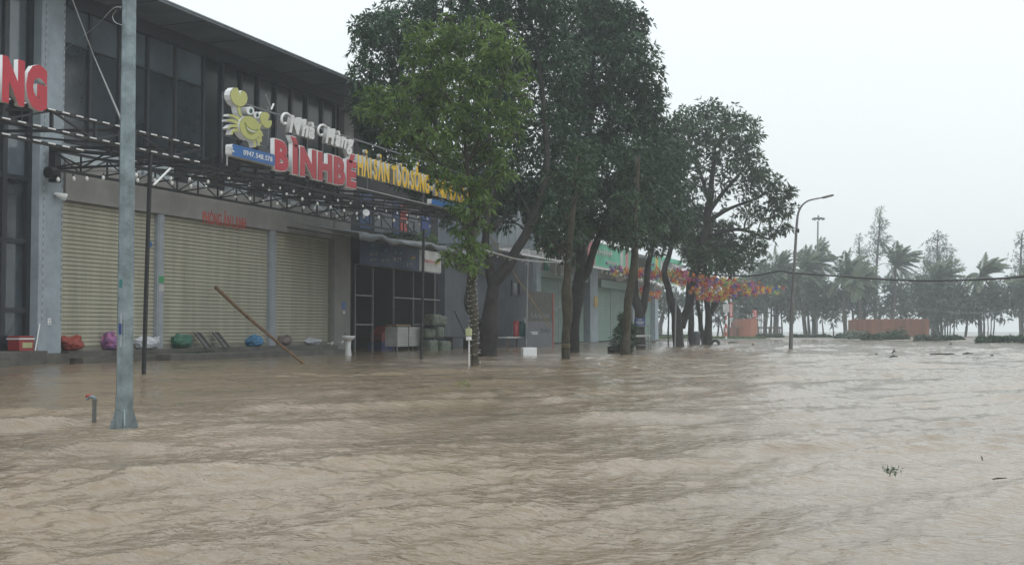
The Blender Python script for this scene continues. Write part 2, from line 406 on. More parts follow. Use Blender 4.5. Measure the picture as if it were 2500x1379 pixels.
def build_water():
    cols = 640
    rad = 1/np.concatenate([np.linspace(1/2.2, 1/20., 760), np.linspace(1/20., 1/150., 321)[1:]])
    th = np.linspace(-R(30), R(30), cols)
    RR, TH = np.meshgrid(rad, th, indexing='ij')
    ang = math.pi/2 + YAW - TH
    X = CAM.x + RR*np.cos(ang); Y = CAM.y + RR*np.sin(ang)
    dr = np.gradient(RR, axis=0); cell = np.maximum(np.abs(dr)*.8, RR*(th[1]-th[0]))
    H = np.zeros_like(X)
    # slow patches of stronger and weaker chop
    patch = .75 + .35*np.sin(X*.45+Y*.23+1)*np.cos(Y*.37-X*.15) + .25*np.sin(X*.9-Y*.5+2)
    patch = np.clip(patch, .25, 1.4)
    rs = np.random.default_rng(5)
    main = math.pi/2 + YAW + R(38)      # direction the swell runs (its crests lie across it)
    for k in range(120):
        lam = .07*(3.2/.07)**rs.uniform(0, 1)
        a = main + rs.normal()*R(13 if lam > .6 else 38) + (math.pi if rs.uniform() < .12 else 0)
        kx, ky = math.cos(a)*2*math.pi/lam, math.sin(a)*2*math.pi/lam; ph = rs.uniform(0, 6.28)
        wx, wy = rs.uniform(-.5, .5, 2); p2 = rs.uniform(0, 6.28)
        grp = .55 + .45*np.sin(wx*X*2.2/max(lam,.5)+wy*Y*2.2/max(lam,.5)+p2)
        amp = .0060*lam**.92*(1.1 if lam < .3 else .72 if lam < 1.0 else .8)
        s = np.sin(kx*X+ky*Y+ph)
        sh = np.exp(1.1*(s-1))*2-1 if lam > .5 else s
        fade = np.clip(lam/(2.5*cell)-.6, 0, 1)
        H += amp*sh*grp*fade*(patch if lam < 1.2 else 1)
    # a few long steep ridges
    for k in range(9):
        lam = rs.uniform(.9, 2.6); a = main + rs.normal()*R(9) + (R(-25) if k % 3 == 0 else 0); kk = 2*math.pi/lam; ph = rs.uniform(0, 6.28)
        wob = .9*np.sin(X*rs.uniform(.5, 1.3)+Y*rs.uniform(-.9, .9)+k)+.5*np.sin(X*1.7-Y*1.3+k*2)
        s = np.sin(kk*(math.cos(a)*X+math.sin(a)*Y)+ph+wob)
        grp = np.clip(.2+.8*np.sin(X*rs.uniform(.3, .8)+Y*rs.uniform(-.6, .6)+k*1.7), 0, 1)
        H += .015*lam**.5*(np.exp(8*(s-1))-.11)*grp*np.clip(lam/(2.0*cell)-.5, 0, 1)
    # calmer in the lee of the shops
    calm = np.clip((X-1.0)/9.0, .35, 1)
    H *= calm
    V = np.stack([X, Y, H], -1).reshape(-1, 3)
    nr = len(rad); i = np.arange(nr-1)[:, None]*cols + np.arange(cols-1)[None, :]
    Fq = np.stack([i, i+cols, i+cols+1, i+1], -1).reshape(-1, 4)[:, ::-1]
    o = np_mesh('water', V, Fq, WATER, None, True); struct(o)
build_water()
mb = MB(); g = 24
for i in range(g):
    for j in range(g):
        x0, x1 = -230+i*550/g, -230+(i+1)*550/g; y0, y1 = -50+j*610/g, -50+(j+1)*610/g
        mb.add([(x0,y0,-.085),(x1,y0,-.085),(x1,y1,-.085),(x0,y1,-.085)], [(0,1,2,3)])
struct(mb.build('sea', water_mat('sea_water', (.20,.185,.16), 2.0, .25)))

# ------------------------------------------------------------------ buildings
XS = at_z(350, 910).x                      # the plane of the sign frame, carried by thin poles over the pavement
Y0, Y1 = Yx(150), Yx(850)
HD = Zx(150, 487)                          # underside of the band over the shutters
ZG = Zx(152, 9); ZR = ZG+.33
SB = .27                                   # step level at the shutters
def main_building():
    YR = Yx(908, 0)+.05
    r = thing('restaurant_building', (0, Y0, 0), 'two storey grey restaurant with three cream roller shutters and dark glass upper floor', 'building')
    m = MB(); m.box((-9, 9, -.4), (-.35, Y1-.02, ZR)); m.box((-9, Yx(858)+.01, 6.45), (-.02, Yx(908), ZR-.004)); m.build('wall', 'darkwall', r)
    m = MB(); m.box((-.34, Y0+.003, HD), (.06, Yx(848)-.02, 4.62)); m.box((-.34, Y0+.003, HD-.02), (-.02, Yx(812), HD-.002)); m.build('header_band', 'header', r)
    # columns
    ya, yb = Yx(92, .25), Yx(150, .25)
    m = MB(); m.box((-.3, ya, Zx(120, 863, .25)), (.25, yb, ZR-.003)); m.build('column', 'column', r, bevel=.015)
    m = MB(); m.box((-.3, Yx(812, .05), -.35), (.12, Yx(851, .05), 4.62)); m.build('column', 'header', r, bevel=.012)
    m = MB(); m.box((-.3, Yx(835, .05), 4.63), (.10, Yx(858, .05), ZR-.003)); m.build('column', 'header', r, bevel=.012)
    dm = bpy.data.materials.new('dashed_strip'); dm.use_nodes = True; t = dm.node_tree; b_ = t.nodes['Principled BSDF']
    c_ = t.nodes.new('ShaderNodeTexCoord'); w_ = t.nodes.new('ShaderNodeTexWave'); w_.bands_direction = 'Z'; w_.inputs['Scale'].default_value = 1.9; rp = t.nodes.new('ShaderNodeValToRGB'); rp.color_ramp.interpolation = 'CONSTANT'
    rp.color_ramp.elements[0].color = (.22, .25, .27, 1); rp.color_ramp.elements[1].color = (.42, .46, .47, 1); rp.color_ramp.elements[1].position = .5
    t.links.new(c_.outputs['Object'], w_.inputs[0]); t.links.new(w_.outputs['Fac'], rp.inputs[0]); t.links.new(rp.outputs[0], b_.inputs['Base Color'])
    for px in (103, 148):
        y = Yx(px, .26); m = MB(); m.box((.251, y-.011, .9), (.262, y+.011, ZR-.1)); m.build('light_strip', dm, r)
    # shutters
    def shutter(pa, pb, seed):
        a, b = Yx(pa), Yx(pb); z = SB+.10; p = .098; x = -.10
        m = MB(); prof = []
        while z < HD+.05:
            prof += [(x-.015, z), (x+.024, z+.007), (x+.030, z+.045), (x+.028, z+.084), (x-.015, z+.089)]; z += p
        n = len(prof)
        m.add([(q[0], a, q[1]) for q in prof]+[(q[0], b, q[1]) for q in prof], [(i, i+n, i+n+1, i+1) for i in range(n-1)])
        s = m.build('roller_shutter', 'shutter', r)
        m = MB(); m.box((-.11, a, SB-.01), (-.055, b, SB+.098)); m.build('bottom_bar', 'shutterbar', s)
    shutter(151, 380, 1); shutter(397.5, 656, 2); shutter(672.5, 806, 3)
    for a, b in ((380, 397), (656.5, 672)):
        m = MB(); m.box((-.12, Yx(a)+.01, SB), (.03, Yx(b)-.01, HD)); m.box((.03, Yx(a)+.05, SB), (.045, Yx(b)-.05, HD)); m.build('shutter_post', 'post', r, bevel=.008)
    m = MB(); m.box((-.12, Yx(806)+.01, SB), (-.02, Yx(812), HD)); m.build('shutter_post', 'shutterbar', r)
    # steps
    m = MB(); m.box((-.34, Y0+.01, -.4), (.22, Yx(812), SB-.001)); m.box((.22, Y0+.01, -.4), (.62, Yx(812), .12)); m.build('plinth', 'wetconc', r, bevel=.02)
    m = MB(); m.box((.3, Yx(418, 1.05), -.4), (1.05, Yx(722, 1.05), .155)); m.build('step', 'wetconc', r, bevel=.03)
    m = MB(); m.box((-.34, 10, -.4), (.55, ya-.01, SB+.03)); m.box((.55, 10, -.4), (.95, Yx(26, .95), .12)); m.build('plinth', 'wetconc', r, bevel=.02)
    m = MB(); m.box((-.2, ya-.05, -.4), (.42, yb+.1, Zx(120, 863, .25)-.003)); m.build('column_base', 'wetconc', r, bevel=.02)
    # upper glass: panes between mullions
    mx = [152, 217, 289, 359, 427, 496, 543, 588, 631, 673, 712, 750, 788, 820, 836]
    ys = [Yx(q) for q in mx]; zt = Zx(152, 98)
    m = MB()
    for i, y in enumerate(ys[1:-1]): m.box((-.14, y-.05, 5.12), (-.04, y+.05, ZG))
    m.box((-.14, ys[0], 5.06), (.0, ys[-1], 5.12)); m.box((-.13, ys[0], zt-.02), (-.06, ys[5], zt+.02))
    m.build('mullion_frame', 'mullion', r)
    for i in range(len(ys)-1):
        m = MB(); t = .012*math.sin(i*2.3)
        m.add([(-.11, ys[i], 5.12), (-.11+t, ys[i+1], 5.12), (-.11+t, ys[i+1], zt), (-.11, ys[i], zt)], [(0, 1, 2, 3)], 0)
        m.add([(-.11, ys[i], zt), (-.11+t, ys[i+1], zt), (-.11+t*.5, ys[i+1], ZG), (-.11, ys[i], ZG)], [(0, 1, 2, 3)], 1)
        m.build('window_pane', ['glass' if i < 5 else 'glass_tree_dark', 'glass_pale' if i < 5 else 'glass_tree_dark'], r)  # right-hand panes carry the tree reflection in their colour
    m = MB(); m.box((-.34, Y0, ZG), (.06, YR-.3, ZR-.003)); m.build('roof_beam', 'mullion', r)
    # spandrel: pale panels between dark uprights, just above the band
    sp = [155, 289, 300, 345, 352, 425, 470, 505, 560, 605, 656, 690, 712, 733, 770, 800, 812, 834]
    for i in range(0, len(sp)-1, 2):
        m = MB(); m.box((-.2, Yx(sp[i]), 4.62), (-.06, Yx(sp[i+1]), 5.05)); m.build('spandrel_panel', 'spandrel', r)
    m = MB(); m.box((-.34, Y0, 4.62), (-.21, Y1, 5.06)); m.build('spandrel_back', 'mullion', r)
    # roof with soffit panels and a thin metal edge
    m = MB(); m.box((-9.3, 6, ZR), (1.50, YR, ZR+.03)); s = m.build('roof', 'soffit', r)
    y = 8.0
    while y < YR-.2: m = MB(); m.box((.08, y-.012, ZR-.012), (1.49, y+.012, ZR-.001)); y += 2.05; m.build('soffit_seam', 'mullion', s)
    m = MB(); m.box((1.50, 6, ZR-.02), (1.54, YR+.02, ZR+.06)); m.box((-9.3, YR, ZR-.02), (1.54, YR+.05, ZR+.06))
    m.box((1.54, 6, ZR+.03), (1.57, YR+.05, ZR+.065)); m.build('roof_edge', 'fascia', s)
    # dark glazed shop front left of the column
    m = MB(); yl = 12.0; ye = ya-.005
    for z in (SB+.03, 1.12, 2.62, 4.0, 5.2, 5.75): m.box((-.12, yl, z), (.02, ye, z+.11))
    for y in (15.0, 18.0, Yx(4), Yx(80)): m.box((-.13, y-.07, SB+.03), (.03, y+.07, ZR))
    m.box((-.13, ye-.12, SB+.03), (.035, ye, ZR)); m.build('shopfront_frame', 'mullion', r)
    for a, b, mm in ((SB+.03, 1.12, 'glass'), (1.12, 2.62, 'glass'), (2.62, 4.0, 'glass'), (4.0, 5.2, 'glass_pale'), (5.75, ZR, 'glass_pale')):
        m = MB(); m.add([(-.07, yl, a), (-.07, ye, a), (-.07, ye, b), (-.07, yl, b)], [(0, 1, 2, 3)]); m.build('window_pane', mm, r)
    # plumbing stub and faded stain on the right column are small parts
    m = MB(); m.box((.121, Yx(834, .12), 1.43), (.127, Yx(843, .12), 1.68)); m.build('notice', 'blue', r)
    m = MB(); m.box((.121, Yx(836.5, .12), 1.28), (.14, Yx(841, .12), 1.38)); m.build('switch_box', 'white', r)
    for px, z0, z1, mm in ((389, 1.95, 2.12, 'stickg'), (389, 1.74, 1.9, 'offwhite')):
        m = MB(); m.box((.046, Yx(px-6), z0), (.049, Yx(px+6.5), z1)); m.build('sticker', mm, r)
    m = MB(); m.lathe((0, 0, 0), [(.001, 0), (.075, .001), (.075, .004), (.001, .005)], 16)
    m.v = [(-.065+z, Yx(370)+x, Zx(370, 596)+y) for x, y, z in m.v]; m.build('sticker', 'blue', r)
    # painted writing over the middle shutter
    letters(r, 'PHÒNG ĂN LẠNH', Yx(492, .06), Yx(598, .06), Zx(492, 543, .06), Zx(492, 514.5, .06)-Zx(492, 543, .06), .061, .004, 'redpaint', 'redpaint', .024, per=False, name='lettering', gap=.10)
    return r
BLD = main_building()

def open_shop():
    ya, yb = Y1+.01, Yx(1080)
    r = thing('open_front_shop', (0, (ya+yb)/2, 0), 'dark open fronted shop with thin aluminium frames beside the cream shutters', 'shop')
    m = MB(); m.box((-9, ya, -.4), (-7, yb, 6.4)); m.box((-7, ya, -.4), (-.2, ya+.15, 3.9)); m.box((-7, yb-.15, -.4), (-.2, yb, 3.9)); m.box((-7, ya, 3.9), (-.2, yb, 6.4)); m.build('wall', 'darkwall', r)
    m = MB(); zt = Zx(870, 645)
    for p in (868, 911, 962, 1010, 1063): m.box((-.06, Yx(p)-.02, -.3), (0, Yx(p)+.02, zt))
    for a, b, z in ((868, 911, Zx(868, 720)), (868, 911, Zx(868, 792)), (868, 1075, zt), (962, 1075, Zx(962, 726)), (1010, 1050, Zx(1010, 792))): m.box((-.055, Yx(a), z-.02), (-.005, Yx(b), z+.02))
    m.build('frame', 'alu', r)
    # printed posters on the upper wall
    for k, (a, b, mm, z0, z1) in enumerate(((876, 905, 'navy', 4.3, 5.6), (912, 955, 'postergrey', 4.25, 5.45), (958, 972, 'navy', 4.3, 5.5), (976, 992, 'bannerred', 4.4, 5.4), (996, 1024, 'postergrey', 4.4, 5.4), (1028, 1050, 'stickb', 4.4, 5.4))):
        m = MB(); m.box((-.199, Yx(a, -.2), z0), (-.18, Yx(b, -.2), z1)); m.build('poster', mm, r)
    m = MB(); y = ya+.4
    m.box((-.19, Yx(905), 3.72), (.3, Yx(1020), 3.98)); m.build('planter_ledge', mat('ledge', (.30, .27, .22), .8), r)
    return r
open_shop()
def grey_house():
    ya, yb = Yx(1080)+.01, Yx(1296)
    r = thing('grey_house', (0, (ya+yb)/2, 0), 'blue grey plastered house behind the thick forked tree, pale sheet metal upper wall', 'house')
    m = MB(); m.box((-9, ya, -.4), (.1, yb, 4.2)); m.build('wall', 'bluewall', r)
    ye = Yx(1318, 1.2); zb = Zx(1240, 597, 1.2)
    m = MB(); m.box((-9, Yx(1150), zb), (1.2, ye-.05, 7.6)); y = Yx(1160)
    while y < ye-.3: m.box((1.2, y, zb), (1.215, y+.05, 7.6)); y += .9
    m.build('upper_wall', mat('pale_sheet', (.20,.235,.265), .5, var=.15, scale=.6, streak=True), r)
    m = MB(); m.box((1.0, ye-.05, zb-.02), (1.26, ye+.05, 7.6)); m.build('corner_trim', 'bannerred', r)
    m = MB(); m.box((-.2, Yx(1150), zb-.35), (1.25, ye, zb-.01)); m.build('eave', 'grey', r)
    z0, z1 = Zx(1258, 724, .1), Zx(1258, 686, .1)
    m = MB(); a, b = Yx(1247, .1), Yx(1267, .1)
    m.box((.1, a, z0), (.18, b, z0+.08)); m.box((.1, a, z1-.08), (.18, b, z1)); m.box((.1, a, z0), (.18, a+.12, z1)); m.box((.1, b-.12, z0), (.18, b, z1)); f = m.build('window', 'black', r)
    m = MB(); m.box((.1, a+.1, z0+.05), (.12, b-.1, z1-.05)); m.build('pane', 'glass', f)
    z0, z1 = Zx(1128, 660, .1), Zx(1128, 628, .1); a, b = Yx(1112, .1), Yx(1142, .1)
    m = MB(); m.box((.1, a, z0), (.17, b, z0+.07)); m.box((.1, a, z1-.07), (.17, b, z1)); m.box((.1, a, z0), (.17, a+.1, z1)); m.box((.1, b-.1, z0), (.17, b, z1)); f = m.build('window', 'black', r)
    m = MB(); m.box((.1, a+.08, z0+.05), (.12, b-.08, z1-.05)); m.build('pane', 'glass', f)
    return r
grey_house()
def green_shop():
    ya, yb = Yx(1296)+.01, Yx(1600)
    r = thing('green_shutter_shop', (0, (ya+yb)/2, 0), 'low shop row with pale green roller shutters and grey pillars', 'shop')
    zt = Zx(1330, 600)
    m = MB(); m.box((-9, ya, -.4), (-.3, yb, zt)); m.box((-.3, ya, Zx(1312, 674)+.35), (-.05, yb, zt)); m.build('wall', 'header', r)
    m = MB(); m.box((-.3, ya, -.4), (.3, yb, .06)); m.build('plinth', 'wetconc', r)
    def sh(pa, pb, zt, mid):
        a, b = Yx(pa), Yx(pb); z = .1; prof = []
        while z < zt:
            prof += [(-.1, z), (-.075, z+.02), (-.075, z+.10), (-.1, z+.12)]; z += .13
        n = len(prof); m = MB()
        m.add([(q[0], a, q[1]) for q in prof]+[(q[0], b, q[1]) for q in prof], [(i, i+n, i+n+1, i+1) for i in range(n-1)])
        s = m.build('roller_shutter', 'gshutter', r)
        m = MB(); m.box((-.09, Yx(mid)-.06, .06), (-.05, Yx(mid)+.06, zt)); m.build('guide_rail', 'post', s)
        m = MB(); m.box((-.075, a+.2, 1.15), (-.06, a+1.2, 1.21)); m.box((-.075, Yx(mid)+.2, 1.15), (-.06, Yx(mid)+1.2, 1.21)); m.build('handle', 'alu', s)
    za, zb = Zx(1312, 674), Zx(1458, 700)
    sh(1312, 1428, za, 1368); sh(1455, 1533, zb, 1494); sh(1545, 1592, zb, 1570)
    m = MB(); m.box((-.12, Yx(1457), zb-.02), (.28, Yx(1535), zb+.42)); m.build('shutter_housing', 'gshutter', r)
    m = MB(); m.box((-.12, Yx(1312), za-.02), (.2, Yx(1428), za+.3)); m.build('shutter_housing', 'gshutter', r)
    for a, b in ((1300, 1311), (1432, 1451), (1537, 1544), (1592, 1600)):
        m = MB(); m.box((-.3, Yx(a), -.35), (.22, Yx(b), zt-.01)); m.build('pillar', 'column', r)
    m = MB(); m.box((.23, Yx(1441), 2.05), (.25, Yx(1449), 2.65)); m.build('number_plate', 'plate', r)
    m = MB(); m.box((-9, ya, zt), (2.2, yb, zt+.18)); m.build('roof', 'grey', r)
    m = MB(); m.box((-.04, Yx(1330), za+.34), (.02, Yx(1352), za+1.0)); m.build('menu_board', 'bannergreen', r)
    return r
green_shop()

# ------------------------------------------------------------------ sign frames over the pavement
def P(px, py, dx=0): return at_x(px, py, XS+dx)
ZT = P(549, 385).z
XR = .45; ZL = at_x(155, 417, XR).z        # lower chord of the lattice along the wall
def sign_frame():
    b = at_z(1028, 876); r = thing('sign_frame', (b.x, b.y, 0), 'black steel lattice canopy on thin poles carrying the crab sign', 'sign frame')
    ya, yb = P(549, 385).y, P(1190, 545).y; wa, wb = Yx(150, XR)-.35, Yx(1010, XR)
    m = MB(); n = 22; ys = np.linspace(wa, wb, n); ZU = ZL+.42
    for z in (ZL, ZU): m.bar((XR, wa, z), (XR, wb, z), .06)
    for i in range(n):
        m.bar((XR, ys[i], ZL), (XR, ys[i], ZU), .035)
        if i < n-1: m.bar((XR, ys[i], ZL if i % 2 else ZU), (XR, ys[i+1], ZU if i % 2 else ZL), .028)
    m.build('wall_girder', 'black', r)
    m = MB(); m.bar((XS, ya, ZT), (XS, yb, ZT), .06); m.bar((XS-.05, ya+.5, ZT-.22), (XS-.05, yb, ZT-.22), .035)
    fs = np.linspace(ya, yb, 13)
    for y in fs: m.bar((XS, y, ZT), (XS-.05, y, ZT-.24), .03)
    m.build('front_rail', 'black', r)
    for xm, w_ in ((2.3, .04), (4.0, .045)):
        z = ZU+(ZT-.05-ZU)*(xm-XR)/(XS-XR); m = MB(); m.bar((xm, wa+.2, z), (xm, yb, z), w_); m.bar((xm, wa+.2, z-.2), (xm, yb, z-.2), .03)
        for k in range(24):
            y = wa+.2+(yb-wa-.2)*k/24; y2 = wa+.2+(yb-wa-.2)*(k+1)/24; m.bar((xm, y, z if k % 2 else z-.2), (xm, y2, z-.2 if k % 2 else z), .02)
        m.build('purlin', 'black', r)
    for k, y in enumerate(np.linspace(wa, yb, 9)):
        m = MB(); m.bar((XR, y, ZU), (XS, max(y, ya), ZT-.03), .05); m.bar((XR, y, ZL+.02), (XR+2.6, y, ZU-.12), .03)
        if k == 0:
            m.bar((XR, y, ZL), (XS-1.2, y, ZL-.02), .05)
            for q in range(6): x0, x1 = XR+q*.8, XR+(q+1)*.8; m.bar((x0, y, ZL if q % 2 else ZU-.05), (x1, y, ZU-.05 if q % 2 else ZL), .03)
        m.build('cross_beam', 'black', r)
    # uprights and rails that hold the letters
    m = MB(); zr = P(604, 252).z
    for px in (553, 664, 862, 906, 1042, 1145): m.bar((XS-.1, P(px, 400).y, ZT), (XS-.1, P(px, 400).y, zr+(.1 if px < 870 else -.55)), .022)
    m.bar((XS-.1, P(553, 300).y, zr), (XS-.1, P(1190, 400).y, zr), .03); m.bar((XS-.1, P(553, 300).y, zr-.75), (XS-.1, P(1190, 400).y, zr-.75), .022)
    m.build('letter_rail', 'grey', r)
    m = MB(); m.bar((XS+.05, P(549, 383).y, ZT+.03), (XS+.05, P(1188, 545).y, ZT+.03), .022); m.bar((XS+.05, P(549, 383).y, ZT+.03), (XS+.05, P(549, 383).y, ZT-.16), .022); m.build('trim_rail', 'wire', r)
    for px, py, tx, ty in ((1028, 876, 1037, 560),):
        p = at_z(px, py); q = at_x(tx, ty, p.x)
        m = MB(); m.bar((p.x, p.y, -.35), (p.x, q.y*.7+p.y*.3, q.z), .055); m.build('post', 'black', r)
    q = at_x(128, 412, XR+.1); m = MB(); m.tube([(q.x, q.y-.14, q.z-.1), (q.x, q.y+.1, q.z-.08)], .13, 10); m.box((XR-.05, wa-.08, ZL-.3), (XR+.12, wa+.12, ZU+.1)); m.build('end_clamp', 'black', r)
sign_frame()
def upper_sign_frame():
    r = thing('sign_frame', (XS, P(100, 260).y, 0), 'black sign frame with white striped light tubes under the red letters', 'sign frame')
    rails = [((-40, 225), (487, 364)), ((-40, 276), (480, 401)), ((-40, 318), (204, 372))]
    m = MB(); tubes = []; ln = []
    for a, b in rails:
        p, q = P(*a), P(*b); z = (p.z+q.z)/2; ln.append((p.y, q.y, z)); m.bar((XS, p.y, z), (XS, q.y, z), .05)
        y = p.y
        while y < q.y-.1: tubes.append((XS+.045, y, z+.01)); y += .33
    p = at_z(350, 910); q = at_x(372, 380, p.x); mm = MB(); mm.bar((p.x, p.y, -.35), (p.x, q.y*.7+p.y*.3, ln[1][2]), .055); mm.build('post', 'black', r)
    y0, y1 = ln[0][0], ln[1][1]
    y = y0+.4; k = 0
    while y < y1:
        m.bar((XS, y, ln[0][2]), (XS, y, ln[1][2]), .045)
        m.bar((XS, y, ln[0][2] if k % 2 else ln[1][2]), (XS, y+1.05, ln[1][2] if k % 2 else ln[0][2]), .03); y += 1.05; k += 1
    m.build('rail', 'black', r); t = MB(); t.tube([(0, 0, 0), (0, .16, 0)], .013, 6); o = t.build('light_tube', 'white', r); o.location = tubes[0]
    for q in tubes[1:]: o2 = link('light_tube', o.data, r); o2.location = q
    for k, y in enumerate((y0+1, y0+3.1, y0+5.2, y1-.2)):
        m = MB(); m.bar((2.6, y, ln[0][2]+.1), (XS, y, ln[0][2]-.05), .05); m.bar((2.6, y, ln[0][2]+.1), (XS, y, ln[1][2]), .035); m.build('cross_beam', 'black', r)
upper_sign_frame()

def word(name, label, text, xl, xr, top, bot, face, side, depth, dx=0, cat='sign', **k):
    y0, y1 = P(xl, bot, dx).y, P(xr, bot, dx).y; z0, z1 = P(xl, bot, dx).z, P(xl, top, dx).z
    r = thing(name, (XS+dx, (y0+y1)/2, z0), label, cat)
    letters(r, text, y0, y1, z0, z1-z0, XS+dx, depth, face, side, **k); return r
word('letter_sign', 'big red block letters NG on the frame at the left edge', 'NG', -6, 105, 139, 239, 'red', 'white', .08, offset=.075, gap=.05)
word('letter_sign', 'large red letters BÌNH BÉ with white outlines above the shutters', 'BÌNHBÉ', 661, 861, 341, 409, 'red', 'white', .09, offset=.055, outline=.024, gap=.085)
y0_ = P(682, 300).y; ns = thing('letter_sign', (XS, y0_, P(682, 319).z), 'white slanted script letters Nhà Hàng beside the crab', 'sign')
for tx, xl, xr, top, bot in (('Nhà', 696, 759, 279, 321), ('Hàng', 785, 855, 308, 347)):
    letters(ns, tx, P(xl, bot).y, P(xr, bot).y, P(xl, bot).z, P(xl, top).z-P(xl, bot).z, XS, .10, 'white', 'offwhite', .045, .30, gap=-.02)
for px, dy in ((685, 0), (774, 28)):       # the curls in front of the two capitals
    m = MB(); cpts = [(px+23, 283+dy), (px+16, 278+dy), (px+8, 279+dy), (px+3, 287+dy), (px+3, 297+dy), (px+8, 303+dy), (px+13, 301+dy)]
    m.tube(spline([P(a, b, .05) for a, b in cpts], 4), .028, 8); m.build('letter', 'white', ns, smooth=True)
ys_ = thing('letter_sign', (XS, P(865, 425).y, P(865, 425).z), 'row of yellow block letters running behind the yellow green tree', 'sign')
for tx, xl, xr in (('HẢI SẢN TƯƠI SỐNG', 865, 1041), ('-', 1045, 1049), ('NHẬN', 1056, 1138)):
    letters(ys_, tx, P(xl, 420).y, P(xr, 420).y, P(865, 425).z, P(865, 377).z-P(865, 425).z, XS, .09, 'yellow', 'offwhite', .045, gap=.07, space=.22)

def phone_sign():
    def rr(xl, xr, zt, zb, dx, rad):
        y0, y1 = P(xl, 380, dx).y, P(xr, 380, dx).y; o = []
        for cy, cz, a0 in ((y1-rad, zt-rad, 0), (y0+rad, zt-rad, 90), (y0+rad, zb+rad, 180), (y1-rad, zb+rad, 270)):
            for k in range(5): a = R(a0+k*22.5); o.append((cy+rad*math.cos(a), cz+rad*math.sin(a)))
        return o
    zt, zb = P(551, 352).z, P(551, 381).z
    y0 = P(551, 380).y
    r = thing('phone_sign', (XS, y0, zb), 'blue rounded sign box with white phone number 0947. 548. 578', 'sign')
    m = MB(); m.prism(rr(550, 656, zt, zb, 0, .06), XS, XS+.15, 0, 1); m.build('sign_box', ['blue', 'white'], r)
    h = (zt-zb)
    letters(r, '0947. 548. 578', P(578, 380).y, P(649, 380).y, zb+h*.30, h*.45, XS+.151, .006, 'white', 'white', .012, per=False, name='lettering', gap=.09, space=.12)
    m = MB(); c = P(567, 365, .15); s = h*.16
    m.tube(spline([(XS+.156, c.y-s*.9, zb+h*.5+s*1.3), (XS+.156, c.y-s*.8, zb+h*.5+s*.3), (XS+.156, c.y-s*.1, zb+h*.5-s*.7), (XS+.156, c.y+s*.9, zb+h*.5-s)], 4), [.022]*4+[.012]*5+[.022]*4, 8); m.build('phone_symbol', 'white', r)
    zt, zb = P(1043, 486).z, P(1043, 499).z
    r = thing('small_blue_sign', (XS, P(1043, 490).y, zb), 'low dark blue sign box under the yellow letters, half behind leaves', 'sign')
    m = MB(); m.prism(rr(1043, 1143, zt, zb, 0, .04), XS, XS+.13, 0, 1); m.build('sign_box', ['blue', 'white'], r)
    y = P(1050, 490).y; k = 0
    while y < P(1138, 490).y:
        m = MB(); l = .12+.1*((k*7) % 5)/5; m.tube([(XS+.135, y, zb+.09+.03*math.sin(k*2)), (XS+.135, y+l*.5, zb+.17), (XS+.135, y+l, zb+.10)], .01, 5); y += l+.1; k += 1; m.build('faded_letter', 'bluebag', r)
phone_sign()

